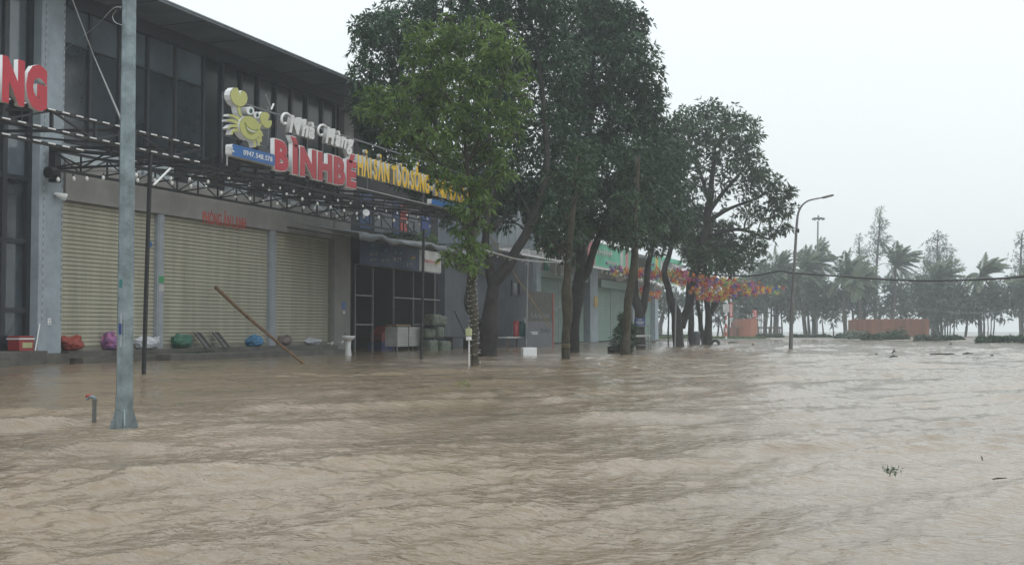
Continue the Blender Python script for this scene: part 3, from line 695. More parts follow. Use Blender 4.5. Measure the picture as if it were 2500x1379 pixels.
def crab_sign():
    sc = 965/140.0; t = .13
    def q(x, y): p = P(540+x/sc, 200+y/sc, .02+t); return (p.y, p.z)
    def ell(cx, cy, rx, ry, rot=0, n=28):
        o = []
        for k in range(n):
            a = 2*math.pi*k/n; u, v = rx*math.cos(a), ry*math.sin(a); o.append((cx+u*math.cos(rot)-v*math.sin(rot), cy+u*math.sin(rot)+v*math.cos(rot)))
        return o
    b = q(470, 1000); r = thing('crab_sign', (XS, b[0], b[1]), 'yellow green smiling crab cut out sign with white edges and raised claw', 'sign')
    X0, X1 = XS+.02, XS+.02+t
    def scale(poly, f):
        cx = sum(p[0] for p in poly)/len(poly); cy = sum(p[1] for p in poly)/len(poly); return [(cx+(x-cx)*f, cy+(y-cy)*f) for x, y in poly]
    def part(name, poly, x0, x1, mats, border=.93):
        m = MB(); m.prism([q(*p) for p in poly], x0, x1, 2, 1)
        m.prism([q(*p) for p in scale(poly, border)], x1+.001, x1+.008, 0, 0); return m.build(name, mats, r)
    std = ['lime', 'white', 'limeline']
    body = part('body', ell(468, 778, 168, 212, R(-24)), X0, X1+.02, std, .97)
    part('claw', [(272,95),(210,100),(160,150),(145,220),(160,300),(200,370),(250,405),(300,425),(350,425),(400,395),(435,340),(445,270),(430,205),(400,165),(360,147),(330,160),(318,235),(300,180)], X0, X1, std, .95)
    part('claw', [(690,505),(745,505),(795,530),(812,570),(795,610),(780,655),(852,655),(850,720),(825,770),(780,790),(725,770),(690,730),(660,690),(645,620),(655,550)], X0, X1, std, .95)
    part('claw_arm', [(262,410),(330,420),(330,500),(370,575),(330,600),(285,520)], X0-.003, X1-.01, std, .88)
    part('claw_arm', [(700,690),(640,700),(610,740),(625,800),(680,750)], X0-.003, X1-.01, std, .88)
    for pts in ([(330,640),(240,580),(140,560)], [(310,700),(200,650),(112,650)], [(305,750),(200,740),(130,790)], [(310,815),(220,820),(190,890)],
                [(620,820),(680,850),(708,915)], [(610,870),(670,920),(685,1010)], [(590,920),(640,980),(655,1075)], [(545,960),(575,1010),(590,1100)]):
        sp = spline([(x, y, 0) for x, y in pts], 5); L_, R_ = [], []
        for i, p in enumerate(sp):
            tt = (sp[min(i+1, len(sp)-1)]-sp[max(i-1, 0)]).normalized(); w_ = 17+10*math.sin(min(1, i/(len(sp)-1)+.25)*math.pi)
            L_.append((p.x-tt.y*w_, p.y+tt.x*w_)); R_.append((p.x+tt.y*w_, p.y-tt.x*w_))
        m = MB(); m.prism([q(*p) for p in L_+R_[::-1]], X0-.006, X1-.02, 0, 1); m.build('walking_leg', ['lime', 'white'], r)
    for cx, cy, rr in ((470, 490, 66), (578, 562, 54)):
        m = MB(); m.prism([q(*p) for p in ell(cx, cy, rr, rr*1.05)], X0+.003, X1+.03, 0, 1); e = m.build('eye', ['white', 'offwhite'], r)
        m = MB(); m.prism([q(*p) for p in ell(cx+8, cy+2, rr*.40, rr*.62)], X1+.031, X1+.036, 0, 0); m.prism([q(*p) for p in ell(cx+12, cy+6, rr*.2, rr*.34)], X1+.036, X1+.040, 1, 1); m.build('pupil', ['teal', 'black'], e)
    m = MB(); m.prism([q(*p) for p in [(368,690),(385,680),(420,745),(480,795),(550,810),(600,795),(610,805),(560,845),(535,875),(490,895),(430,865),(395,800)]], X1+.029, X1+.034, 0, 0)
    m.prism([q(*p) for p in [(398,745),(430,790),(490,825),(555,832),(540,850),(480,842),(420,805)]], X1+.034, X1+.038, 1, 1); m.build('mouth', ['limedark', 'white'], body)
crab_sign()

# ------------------------------------------------------------------ strings of bulbs
def bulb_string(label, pts, dx, sag=0, rad=.05, fn=None, cable=True):
    fn = fn or (lambda a, b: P(a, b, dx))
    W_ = [fn(*p) for p in pts]; r = thing('string_lights', W_[0], label, 'string lights', 'strings of bulbs under the canopies')
    m = MB()
    m.tube([p+Vector((0, 0, .16)) for p in W_], .008, 5); m.build('cable', 'cable', r)
    me = None
    for p in W_:
        if me is None:
            b = MB(); b.lathe((0, 0, 0), [(.002, -rad*1.5), (rad*.6, -rad*1.3), (rad, -rad*.4), (rad*.85, rad*.5), (rad*.4, rad*1.2)], 12); o = b.build('bulb', 'bulb', r, smooth=True); me = o.data
            b = MB(); b.lathe((0, 0, 0), [(rad*.42, rad*1.15), (rad*.42, rad*2.4), (.004, rad*2.5), (.004, .17)], 8); s = b.build('socket', 'socket', o); me2 = s.data
        else: o = link('bulb', me, r); s = link('socket', me2, o)
        o.location = p
        o.rotation_euler = (random.uniform(-.2, .2), random.uniform(-.2, .2), 0)
bulb_string('string of white bulbs along the lower front edge of the black canopy', [(142,438),(180,436),(212,436),(252,434),(336,440),(378,440),(420,447),(466,454),(503,457),(540,471),(574,479),(610,485),(643,492),(677,497),(706,503),(741,506),(768,508),(797,522),(822,528),(848,530),(872,533)], .7-XS, rad=.04)
bulb_string('string of white bulbs behind the front edge, below the phone number sign', [(333,427),(417,436),(463,438),(508,444),(558,435),(609,451),(657,462),(700,473),(738,486),(775,497),(807,506),(840,514),(871,521)], 3.2-XS, rad=.035)
bulb_string('string of white bulbs right of the loudspeaker under the yellow letters', [(925,530),(962,538),(994,543),(1023,548),(1049,552),(1076,556),(1102,559),(1132,565)], 3.6-XS, rad=.038)
bulb_string('thin string of small bulbs just below the red letters', [(642,452),(684,459),(717,467),(756,474),(792,481),(825,489),(856,496),(886,503),(915,509),(943,515),(970,520),(994,525),(1020,530),(1044,534)], 4.6-XS, rad=.024)

# ------------------------------------------------------------------ near lamp pole and tap
def near_pole():
    b = at_z(303, 1035); d = dep(1035); r = thing('street_lamp', (b.x, b.y, 0), 'thick galvanised octagonal lamp pole standing in the flood in front of the shutters', 'lamp post')
    wpx = lambda w_: w_/2*d/F_PX
    n = 8; m = MB(); m.tube([(b.x, b.y, -.4), (b.x, b.y, 1.2), (b.x, b.y, 4.2), (b.x+.02, b.y, 9.0)], [wpx(41), wpx(39.5), wpx(33), wpx(26)], n); m.build('pole', 'galv', r)
    z1 = at_d(300, 967, d).z; m = MB(); m.tube([(b.x, b.y, -.4), (b.x, b.y, z1), ], wpx(43.5), n); m.build('sleeve', 'galv', r)
    zf = at_d(300, 1000, d).z; rr = wpx(40)
    for k in range(4):
        a = R(45+90*k)+YAW-.45; c, s = math.cos(a), math.sin(a); px_, py_ = -s*.006, c*.006; ro = rr+.040
        m = MB(); A = [(rr*.9, -.4), (ro+.05, -.4), (ro, .0), (rr*.98, zf+.01), (rr*.9, zf+.01)]
        vs = [(b.x+c*q+px_, b.y+s*q+py_, z) for q, z in A]+[(b.x+c*q-px_, b.y+s*q-py_, z) for q, z in A]; k5 = 5
        m.add(vs, [tuple(range(5)), tuple(range(9, 4, -1))]+[(i, (i+1) % 5, (i+1) % 5+5, i+5) for i in range(5)]); m.build('base_fin', 'galv', r)
    # inspection door, tag and stickers on the street side
    tc_ = (CAM-Vector((b.x, b.y, 0))); tc_.z = 0; tc_.normalize(); lft = Vector((0,0,1)).cross(tc_)*-1
    def patch(name, px0, py0, px1, py1, mm, off):
        rr2 = wpx(39.5)*.93+off; z0, z1 = at_d(px0, py1, d).z, at_d(px0, py0, d).z
        u0, u1 = (px0-303)*d/F_PX, (px1-303)*d/F_PX; m = MB()
        vs = []
        for z in (z0, z1):
            for u in (u0, u1):
                p = Vector((b.x, b.y, z))+RIGHT*u+tc_*rr2; vs.append((p.x, p.y, z))
        vs2 = [(Vector(v)-tc_*.006)[:] for v in vs]
        m.add(vs+vs2, [(0,1,3,2), (6,7,5,4), (0,2,6,4), (1,5,7,3), (0,4,5,1), (2,3,7,6)]); return m.build(name, mm, r)
    patch('inspection_door', 290, 764, 302, 846, 'post', .004); patch('sticker', 287, 790, 293, 816, 'stickb', .011); patch('sticker', 287, 682, 294, 702, 'teal', .004)
    m = MB()
    for z in (at_d(310, 13, d).z, at_d(310, 18, d).z, at_d(310, 25, d).z): m.lathe((b.x, b.y, z), [(wpx(31), -.006), (wpx(33.5), 0), (wpx(31), .006)], 12)
    m.build('wire_binding', 'wire', r)
    # wires tied to it
    z = at_d(310, 18, d).z
    w_ = thing('stay_wire', (b.x, b.y, z), 'thick grey stay wire falling diagonally in front of the dark glass to the lamp pole', 'wire')
    m = MB(); m.tube([at_x(172, -12, 5), at_x(230, 140, 5.5), at_d(297, 296, d+.1)], .010, 6); m.build('wire', 'lampgrey', w_)
    w_ = thing('thin_wire', (b.x, b.y, z), 'thin curved wire from the top of the lamp pole to the grey column', 'wire')
    m = MB(); m.tube(spline([at_d(296, 18, d), at_d(270, 27, d+2), at_x(230, 68, 4), at_x(152, 126, .4)], 5), .004, 5); m.tube(spline([at_d(297, 62, d), at_d(281, 55, d+.3), at_d(275, 40, d+.5), at_d(284, 25, d+.3)], 4), .003, 5); m.build('wire', 'wire', w_)
near_pole()
def tap():
    b = at_z(229, 1027); d = dep(1027); k = d/F_PX
    r = thing('standpipe', (b.x, b.y, 0), 'grey pipe with a red handled tap sticking out of the water', 'tap')
    t = at_d(231, 974, d)
    m = MB(); m.tube([(b.x, b.y, -.3), (t.x, t.y, t.z)], 5.2*k, 12); m.tube([(t.x, t.y, t.z-6*k), (t.x, t.y, t.z)], 6.0*k, 12)
    m.build('pipe', 'lampgrey', r, smooth=False)
    m = MB(); m.tube(spline([at_d(231, 978, d), at_d(229, 970, d), at_d(221, 968, d), at_d(214, 972, d), at_d(213, 976, d)], 4), [5*k]*9+[4*k]*8, 10); m.build('tap_body', 'galv', r, smooth=True)
    m = MB(); p = at_d(217, 966, d); m.tube([p+RIGHT*(-8*k)+Vector((0,0,-2*k)), p+RIGHT*(-2*k), p+RIGHT*(8*k)+Vector((0,0,2.5*k))], [3.2*k, 4.8*k, 2.5*k], 8); m.build('handle', 'redtarp', r)
tap()

# ------------------------------------------------------------------ sacks and loose things along the steps
def sack(label, px, py_b, wpx, hpx, mm, X=.3, z=None, depth=.5, seed=0, neck=None, name='sack', zb=SB, extra=None, lean=0):
    p = at_x(px, py_b, X); s = (p-CAM).dot(FWD)/F_PX; W_, H_ = wpx*s/math.cos(YAW)*.5, hpx*s
    p.z = zb if z is None else z
    r = thing(name, p, label, name.replace('_', ' '), 'sacks and bags along the step')
    nu, nv = 56, 30; vs = []; fs = []
    for j in range(nv+1):
        v = j/nv; ph = math.pi*v
        for i in range(nu):
            a = 2*math.pi*i/nu; rr = math.sin(ph)**.55; zz = (1-math.cos(ph))/2
            x, y = math.cos(a)*rr, math.sin(a)*rr
            q = Vector((x*1.2+seed, y*1.2, zz*2)); l = 1+.28*noise.noise(q)+.12*noise.noise(q*3.1)+.16*(abs(noise.noise(Vector((q.x*2.2+q.z, q.y*2.2-q.z, q.z*1.5+seed))))-.2)+.05*noise.noise(q*9)
            zz2 = zz*(1+.35*noise.noise(Vector((x*1.5+seed*3, y*1.5, 1)))+.10*noise.noise(Vector((x*5, y*5, seed))))
            vs.append((p.x+x*l*depth/2, p.y+y*l*W_+lean*zz2*W_, p.z+max(0, zz2)*H_*1.05))
    for j in range(nv):
        for i in range(nu): a, b = j*nu+i, j*nu+(i+1) % nu; fs.append((a, b, b+nu, a+nu))
    m = MB(); m.add(vs, fs); body = m.build('cloth', mm, r, smooth=True)
    if neck:
        dy, dz, rs, nm = neck; c = Vector((p.x+.05, p.y+dy*W_, p.z+dz*H_)); m = MB(); pts = []
        for k in range(9):
            a = k*.9; m.tube([c, c+Vector((math.cos(a)*rs*.5, math.sin(a)*rs, rs*(.5+.5*math.sin(k*2.1))))], [rs*.22, rs*.42], 6)
        m.build('knot', nm, r, smooth=True)
    if extra:
        m = MB(); e = sack_blob(p, W_, H_, depth, seed+5); m.add(*e); m.build('inner_bag', extra, r, smooth=True)
    return r
def sack_blob(p, W_, H_, depth, seed):
    nu, nv = 20, 10; vs = []; fs = []
    for j in range(nv+1):
        ph = math.pi*j/nv
        for i in range(nu):
            a = 2*math.pi*i/nu; rr = math.sin(ph)**.6; zz = (1-math.cos(ph))/2; l = 1+.2*noise.noise(Vector((math.cos(a)*2+seed, math.sin(a)*2, zz*3)))
            vs.append((p.x+.06+math.cos(a)*rr*l*depth*.5, p.y+W_*.35+math.sin(a)*rr*l*W_*.72, p.z+zz*H_*.62))
    for j in range(nv):
        for i in range(nu): a, b = j*nu+i, j*nu+(i+1) % nu; fs.append((a, b, b+nu, a+nu))
    return vs, fs
sack('crumpled red tarpaulin bundle beside the grey column', 173, 853, 56, 33, 'redtarp', seed=1, X=.05)
sack('pink and purple tied bag half behind the lamp pole', 266, 851, 36, 34, 'pinkbag', seed=2, neck=(-.2, .95, .12, 'pinkbag'), extra='orangebag', X=.05)
sack('large white sack with a knotted end at the first grey post', 357, 850, 66, 27, 'whitebag', seed=3, neck=(.95, .75, .09, 'whitebag'), X=.05)
sack('dark green sack left of the two leaning concrete blocks', 442, 849, 58, 30, 'greenbag', seed=4, X=.05)
sack('blue sack right of the two leaning concrete blocks', 621, 845, 54, 24, 'bluebag', seed=9, X=.05)
sack('grey brown round sack behind the bamboo pole', 692, 842, 38, 21, 'brownbag', seed=6, X=.02)
sack('small white sack lying at the right end of the shutters', 764, 840, 46, 15, 'whitebag', seed=7, X=.05)
for px, lab in ((497, 'broken concrete block leaning on the shutter next to the green sack'), (542, 'broken concrete block leaning on the shutter, second from the green sack')):
    y = Yx(px-12, .2); r = thing('concrete_block', (.3, y, SB), lab, 'block', 'concrete blocks leaning on the shutter')
    h = 42*31/F_PX; m = MB()
    A = [(-.05, h, 0), (-.05, h, .2), (.42, 0, .33), (.42, 0, .0)]
    dy = 27*.0112
    for o, w1, tt in ((0, .17, .07), (.17, .06, .14)):
        vs = [(.0, y+o, SB+h), (.0, y+o+w1, SB+h-.02), (.0+tt, y+o+w1, SB+h-.04), (.0+tt, y+o, SB+h-.02)]
        ws = [(.26, y+o+dy*.6, SB+.005), (.26, y+o+w1+dy*.6, SB+.005), (.26+tt, y+o+w1+dy*.6, SB+.005), (.26+tt, y+o+dy*.6, SB+.005)]
        m.add(vs+ws, [(0,1,2,3), (7,6,5,4), (0,4,5,1), (1,5,6,2), (2,6,7,3), (3,7,4,0)])
    m.build('slab', 'blockgrey', r, bevel=.012)
def bamboo():
    a = at_z(741, 887); b = at_x(528, 702, .10); r = thing('bamboo_pole', (a.x, a.y, 0), 'long brown bamboo pole leaning from the water onto the middle shutter', 'pole')
    m = MB(); a2 = a+(a-b)*.06; n = 26
    pts = []; rad = []
    for i in range(n*3+1):
        t = i/(n*3); p = a2.lerp(b, t)+Vector((0, .02*math.sin(t*6), -.05*math.sin(t*3.1))); pts.append(p); rad.append((.030+.020*t)*(1.16 if i % 6 == 0 else 1.0))
    m.tube(pts, rad, 10); m.build('culm', 'bamboo', r, smooth=True)
    m = MB(); m.tube([b+Vector((.012, -.012, .01)), b+Vector((.02, -.02, .017))], .036, 10); m.build('hollow_end', 'black', r)
bamboo()
m = MB(); p0 = at_x(490, 856, .7); lv = []
pp = np.array([[.55+RNG.uniform(-.12,.2), p0.y+RNG.normal()*.35, .165] for _ in range(60)]); dd = np.tile([0.,0,1.], (60, 1))
o = leaves('leaf_litter', pp, dd, .12, .04, LEAF_MID, None, 4, 1.5, .4); tag(o, 'patch of wet green leaves on the concrete step', 'leaf litter')

def sink():
    p = at_z(850, 866); s = dep(866)/F_PX; p = at_z(850, 867); s = dep(867)/F_PX
    r = thing('pedestal_sink', (p.x, p.y, 0), 'white pedestal washbasin standing in the water beside the open shop', 'sink')
    zt = (867-830)*s
    m = MB(); m.lathe((p.x, p.y, 0), [(8.5*s, -.2), (8.2*s, .0), (6.3*s, zt*.55), (7.5*s, zt-.02)], 16); m.build('pedestal', 'ceramic', r, smooth=True)
    m = MB(); m.lathe((p.x, p.y, zt-.02), [(9*s, 0), (17*s, .05), (20*s, 9*s), (20*s, 12*s), (17*s, 12*s), (12*s, 5*s), (.01, 4*s)], 24); m.v = [(p.x+(x-p.x)*.8, y, z) for x, y, z in m.v]; m.build('basin', 'ceramic', r, smooth=True)
    m = MB(); m.tube(spline([(p.x-.12, p.y, zt+12*s), (p.x-.12, p.y, zt+17*s), (p.x-.04, p.y, zt+17*s), (p.x-.0, p.y, zt+15*s)], 3), .018, 6); m.build('tap', 'grey', r)
sink()
def taps():
    for px, py, lab in ((803, 838, 'small white pipe tap low on the shutter corner'), (828, 835, 'small white pipe tap low on the right column beside the sink')):
        q = at_x(px, py, .16); r = thing('wall_tap', q, lab, 'tap')
        m = MB(); m.tube([(.1, q.y, q.z), (.28, q.y, q.z), (.28, q.y+.09, q.z+.02)], .022, 6); m.bar((.28, q.y-.05, q.z-.05), (.28, q.y+.02, q.z+.06), .035); m.build('tap_body', 'white', r)
taps()
def box_cooler():
    y0, y1 = Yx(36, .3), Yx(73, .3); p = at_x(55, 858, .3); r = thing('cooler_box', (.3, (y0+y1)/2, SB+.03), 'red plastic tub with white rim at the dark glass door on the far left', 'tub')
    z0, z1 = SB+.035, at_x(55, 820, .3).z; m = MB()
    m.prism([(y0+.02, z0), (y1-.02, z0), (y1, z1-.08), (y0, z1-.08)], .1, .42); m.build('tub', 'barrelred', r, bevel=.02)
    m = MB(); m.box((.09, y0-.01, z1-.075), (.43, y1+.01, z1-.045)); m.build('rim', 'white', r)
    m = MB(); m.box((.1, y0, z1-.04), (.42, y1, z1)); m.build('lid', 'barrelred', r, bevel=.015)
    m = MB(); m.box((.421, y0+.1, z0+.06), (.424, y1-.06, z1-.14)); m.build('label', 'meter', r)
    q, q2 = at_x(86, 845, .45), at_x(97, 790, .27); r = thing('white_stick', q, 'thin white plastic stick leaning on the foot of the grey column', 'stick')
    m = MB(); m.tube([(q.x, q.y, SB+.03), (q2.x, q2.y, q2.z)], .014, 6); m.build('stick', 'white', r)
    q = at_x(120, 785, .26); r = thing('wall_socket', q, 'small white power socket on the big grey column', 'socket')
    m = MB(); m.box((.251, q.y-.05, q.z-.075), (.275, q.y+.05, q.z+.075)); b = m.build('plate', 'white', r, bevel=.006)
    m = MB()
    for dz in (-.035, .035): m.box((.276, q.y-.022, q.z+dz-.014), (.278, q.y+.022, q.z+dz+.014))
    m.build('outlet', 'grey', b)
    q = at_x(146, 480, .35); r = thing('security_camera', q, 'small white security camera clipped to the right edge of the grey column', 'lamp')  # security camera on a bracket, not a light source
    m = MB(); m.tube([q+Vector((-.05, -.12, .06)), q+Vector((.06, .06, 0)), q+Vector((.10, .10, -.02))], [.03, .085, .09], 10); m.build('housing', 'white', r); m = MB(); m.bar((.25, q.y-.05, q.z+.02), q, .03); m.build('bracket', 'black', r)
    q = P(890, 524, -.3); r = thing('horn_loudspeaker', q, 'white horn loudspeaker hanging under the canopy among the bulbs', 'loudspeaker')
    m = MB(); a = q; m.tube([a+Vector((-.06, .06, -.08)), a+Vector((0, 0, 0)), a+Vector((.06, -.06, .03)), a+Vector((.09, -.09, .04))], [.02, .03, .075, .09], 14); m.build('horn', 'white', r); m = MB(); m.bar(a, a+Vector((0, .02, .35)), .025); m.build('bracket', 'black', r)
    # two fluorescent sticks near the crab
    a, b = P(398, 440, .3), P(414, 412, .3) ; r = thing('light_tube', a, 'white fluorescent tube hanging tilted under the canopy by the thin pole', 'tube light'); m = MB(); a, b = P(375, 452, .1), P(416, 411, .1); m.tube([a, b], .02, 8); m.build('tube', 'white', r)
    r = thing('antenna_rod', P(660, 260), 'two short grey rods crossing on the rail right of the crab', 'rod')
    m = MB(); m.tube([P(663, 268), P(648, 231)], .015, 6); m.build('rod', 'alu', r); m = MB(); m.tube([P(662, 268, .05), P(668, 254, .05)], .02, 6); m.build('rod', 'white', r)
box_cooler()

# inside and in front of the open shop
def shop_stuff():
    # awning
    r = thing('tarp_awning', at_x(980, 570, 1.5), 'sagging grey tarpaulin awning over the open shop front', 'awning')
    nu, nv = 40, 10; vs = []; fs = []; y0, y1 = Yx(868, 2.4), Yx(1150, 2.4); zf = Zx(870, 574, 2.4)
    for j in range(nv+1):
        for i in range(nu+1):
            u, v = i/nu, j/nv; x = .2+v*2.3; y = y0+(y1-y0)*u
            z = zf+.42-(v*.36)+.05*math.sin(u*13)*v-.12*math.sin(u*math.pi*2)**2*math.sin(v*3.1)+.03*math.sin(u*47)*v+.16*u*v*0
            vs.append((x, y, z))
    for i in range(nu+1): u = i/nu; vs.append((2.52, y0+(y1-y0)*u, vs[nv*(nu+1)+i][2]-.16-.05*math.sin(u*31)-.05*math.sin(u*9+1)))
    for j in range(nv+1):
        for i in range(nu): a = j*(nu+1)+i; fs.append((a, a+1, a+nu+2, a+nu+1))
    m = MB(); m.add(vs, fs); o = m.build('sheet', 'awn', r, smooth=True); sm = o.modifiers.new('t', 'SOLIDIFY'); sm.thickness = .006
    m = MB(); m.bar((2.4, y0, zf-.12), (2.4, y1, zf-.12), .04)
    for u in (0, .35, .7, 1): m.bar((.05, y0+(y1-y0)*u, zf+.3), (2.4, y0+(y1-y0)*u, zf-.1), .03)
    m.build('frame', 'black', r)
    # lottery banner
    X = .45; ya, yc, yb = Yx(878, X), Yx(1026, X), Yx(1075, X); zt, zb = Zx(878, 586, X), Zx(878, 644, X)
    r = thing('shop_banner', (X, ya, zb), 'dark blue shop banner with pale figures and a white right end', 'banner')
    m = MB(); n = 24
    for i in range(n):
        a, b = ya+(yb-ya)*i/n, ya+(yb-ya)*(i+1)/n; xa, xb = X+.03*math.sin(i*1.1), X+.03*math.sin((i+1)*1.1); mi = 1 if a >= yc-.2 else 0
        m.add([(xa, a, zb), (xb, b, zb), (xb, b, zt), (xa, a, zt), (xa-.01, a, zb), (xb-.01, b, zb), (xb-.01, b, zt), (xa-.01, a, zt)], [(0,1,2,3), (7,6,5,4), (3,2,6,7), (4,5,1,0)], mi)
    o = m.build('sheet', ['navy', 'offwhite'], r)
    H = zt-zb
    for tx, pa, pb, v0, hh in (('30 TỶ', 899, 918, .40, .12), ('5 TỶ', 901, 916, .16, .12), ('12 TỶ', 928, 948, .20, .13), ('30 TỶ', 957, 978, .30, .16), ('2 TỶ', 990, 1006, .16, .13)):
        letters(r, tx, Yx(pa, X), Yx(pb, X), zb+H*v0, H*hh, X+.04, .004, 'offwhite', 'offwhite', .015, per=False, name='lettering')
    m = MB()
    for pa, pb, v in ((888, 918, .62), (890, 922, .55), (926, 950, .46), (925, 948, .56), (958, 980, .24), (993, 1014, .38)): m.box((X+.04, Yx(pa, X), zb+H*v), (X+.045, Yx(pb, X), zb+H*(v+.025)))
    for pa, v in ((905, .78), (938, .66), (962, .64), (975, .62)): m.lathe((0, 0, 0), [(.001, 0), (.14, .001), (.14, .004), (.001, .005)], 12) if False else m.prism([(Yx(pa-5, X), zb+H*v), (Yx(pa+6, X), zb+H*v), (Yx(pa+1, X), zb+H*(v+.16))], X+.04, X+.045)
    m.build('print', 'bluebag', r)
    m = MB(); m.prism([(Yx(996, X), zb+H*.5), (Yx(1008, X), zb+H*.48), (Yx(1011, X), zb+H*.66)], X+.041, X+.046); m.build('gold_emblem', 'plate', r)
    letters(r, 'Vietlott', Yx(1030, X), Yx(1058, X), zb+H*.42, H*.17, X+.05, .004, 'redpaint', 'redpaint', .018, per=False, name='lettering')
    m = MB(); m.prism([(Yx(1061, X), zb+H*.40), (Yx(1069, X), zb+H*.40), (Yx(1070, X), zb+H*.62), (Yx(1066, X), zb+H*.50), (Yx(1062, X), zb+H*.62)], X+.05, X+.055); m.build('gold_emblem', 'plate', r)
    # plants on the ledge above the banner
    for px, lab in ((948, 'small green plant above the blue banner, left one'), (1000, 'green plant above the blue banner at the pale ledge end'), (1045, 'bright leafy plant hanging above the white banner end')):
        q = at_x(px, 588, .3); r2 = thing('potted_plant', q, lab, 'plant'); pt, dr = clump_points(q+Vector((0, 0, .05)), .42 if px > 990 else .28, 40); leaves('foliage', pt, dr, .22, .05, LEAF_MID if px < 1040 else LEAF_YEL, r2, 6)
        m = MB(); m.lathe((q.x, q.y, q.z-.32), [(.1, 0), (.14, .22), (.15, .22)], 10); m.build('pot', 'wetconc', r2)
    # red and blue stall box
    X = -1.2; r = thing('house_shaped_box', at_x(945, 862, X), 'red gabled box on a blue base inside the dark shop', 'box')
    a, b = Yx(932, X), Yx(960, X); z1, z2, z3 = Zx(940, 834, X), Zx(940, 815, X), Zx(948, 795, X)
    m = MB(); m.prism([(a, z1), (b, z1), (b, z2), ((a+b)/2+.2, z3), (a, z2)], X-.5, X); m.build('gable_body', 'barrelred', r, bevel=.01)
    m = MB(); m.box((X-.55, a-.1, -.3), (X+.05, b+.05, z1-.002)); m.build('base', 'barrelblue', r)
    m = MB(); c = (a+b)/2+.2; m.bar((X+.02, c, z3), (X+.02, b+.05, z2-.02), .05); m.build('edge_strip', 'offwhite', r)
    # white cabinet
    X = .5; q = at_x(995, 862, X); r = thing('white_cabinet', (X, q.y, 0), 'white panelled cabinet on legs in front of the open shop', 'cabinet'); a, b = Yx(971, X), Yx(1026, X); z0, z1 = Zx(972, 846, X), Zx(972, 798, X)
    m = MB(); m.box((X-.5, a, z0), (X, b, z1)); m.build('body', 'offwhite', r, bevel=.01)
    m = MB()
    k = z0+.05
    while k < z1-.03: m.box((X, a+.02, k), (X+.006, b-.02, k+.012)); k += .065
    m.box((X, a+(b-a)*.45, z0), (X+.012, a+(b-a)*.49, z1)); m.build('panel_grooves', 'grey', r)
    for y in (a+.04, b-.04):
        for x in (X-.46, X-.04): mm = MB(); mm.bar((x, y, -.3), (x, y, z0), .045); mm.build('leg', 'alu', r)
    m = MB(); m.box((X-.4, a-.1, z1+.03), (X-.02, a+(b-a)*.6, z1+.09)); m.build('tray', mat('wood_tray', (.25, .17, .11), .6), r)
    # piled printed sacks
    X = 1.0; q = at_x(1070, 850, X); a, b = Yx(1050, X), Yx(1094, X); z1 = Zx(1070, 765, X)
    for k in range(6):
        col = k % 2; row = k//2; w_ = (b-a)/2; hh = z1/3
        y = a+col*w_; zz = row*hh-.0; r = thing('printed_bag', (X, y, zz), 'pale green printed bag %s in the pile by the shop wall' % (['bottom left', 'bottom right', 'middle left', 'middle right', 'top left', 'top right'][k]), 'bag', 'printed bags piled by the shop')
        vs, fs = [], []
        m = MB(); m.box((X-.42+.07*(k % 3), y+.02+.12*math.sin(k*2.1), zz if row else -.2), (X+.11*math.sin(k*2), y+w_-.02+.2*math.sin(k*1.7), zz+hh*(.86+.11*math.sin(k*5))-.015)); o = m.build('bag_body', 'carton', r, bevel=.09)
    # bench and dark sticks, meter post, foam box
    q = at_x(1112, 850, .3); r = thing('low_bench', (.8, q.y, 0), 'low dark wooden bench in front of the grey wall', 'bench')
    a, b = Yx(1100, .8), Yx(1148, .8); z1 = Zx(1120, 822, .8)
    m = MB(); m.box((.5, a, z1-.06), (.9, b, z1)); m.build('seat', 'bark', r)
    for y in (a+.1, b-.1): m = MB(); m.box((.55, y-.05, -.3), (.85, y+.05, z1-.061)); m.build('leg', 'bark', r)
    a, b = at_x(1109, 758, .2), at_x(1138, 820, .7); r = thing('dark_stick', b, 'dark stick leaning on the grey wall behind the lit trunk', 'stick'); m = MB(); m.tube([a, b], .03, 6); m.build('stick', 'black', r)
    d = dep(890)-.5; b = at_d(1145, 890, d); s = d/F_PX; r = thing('meter_post', (b.x, b.y, 0), 'white post with a yellowish meter box beside the lit slender trunk', 'meter post')
    m = MB(); m.tube([(b.x, b.y, -.3), (b.x, b.y, (890-829)*s)], 1.5*s, 8); m.build('post', 'white', r)
    z = lambda py: (890-py)*s
    m = MB(); m.box((b.x-6*s, b.y-6*s, z(829)), (b.x+5*s, b.y+5*s, z(820))); m.build('lower_box', 'white', r, bevel=.01)
    m = MB(); m.box((b.x-7*s, b.y-6.5*s, z(818.5)), (b.x+6*s, b.y+6*s, z(800))); m.box((b.x-3*s, b.y-2*s, z(800)), (b.x+2*s, b.y+2*s, z(796))); m.build('meter_box', 'meter', r, bevel=.012)
    b = at_z(1291, 868); d = dep(868); s = d/F_PX; r = thing('foam_box', (b.x, b.y, 0), 'white styrofoam box floating at the foot of the thin white pole', 'box')
    c, sn = RIGHT, fwd_h; h = 20*s; m = MB(); ang = .55
    u = Vector((math.cos(.52), math.sin(.52), 0)); v = Vector((-math.sin(.52), math.cos(.52), 0)); o3 = Vector((b.x, b.y, 0)); hw, hd = 17*s, 16*s
    pt = [o3+u*(hw*i)+v*(hd*j) for i, j in ((-1,-1), (1,-1), (1,1), (-1,1))]; pi = [o3+u*(hw*.88*i)+v*(hd*.88*j) for i, j in ((-1,-1), (1,-1), (1,1), (-1,1))]
    lv = [(p.x, p.y, z_) for z_ in (-.05, h) for p in pt]+[(p.x, p.y, z_) for z_ in (h, .03) for p in pi]
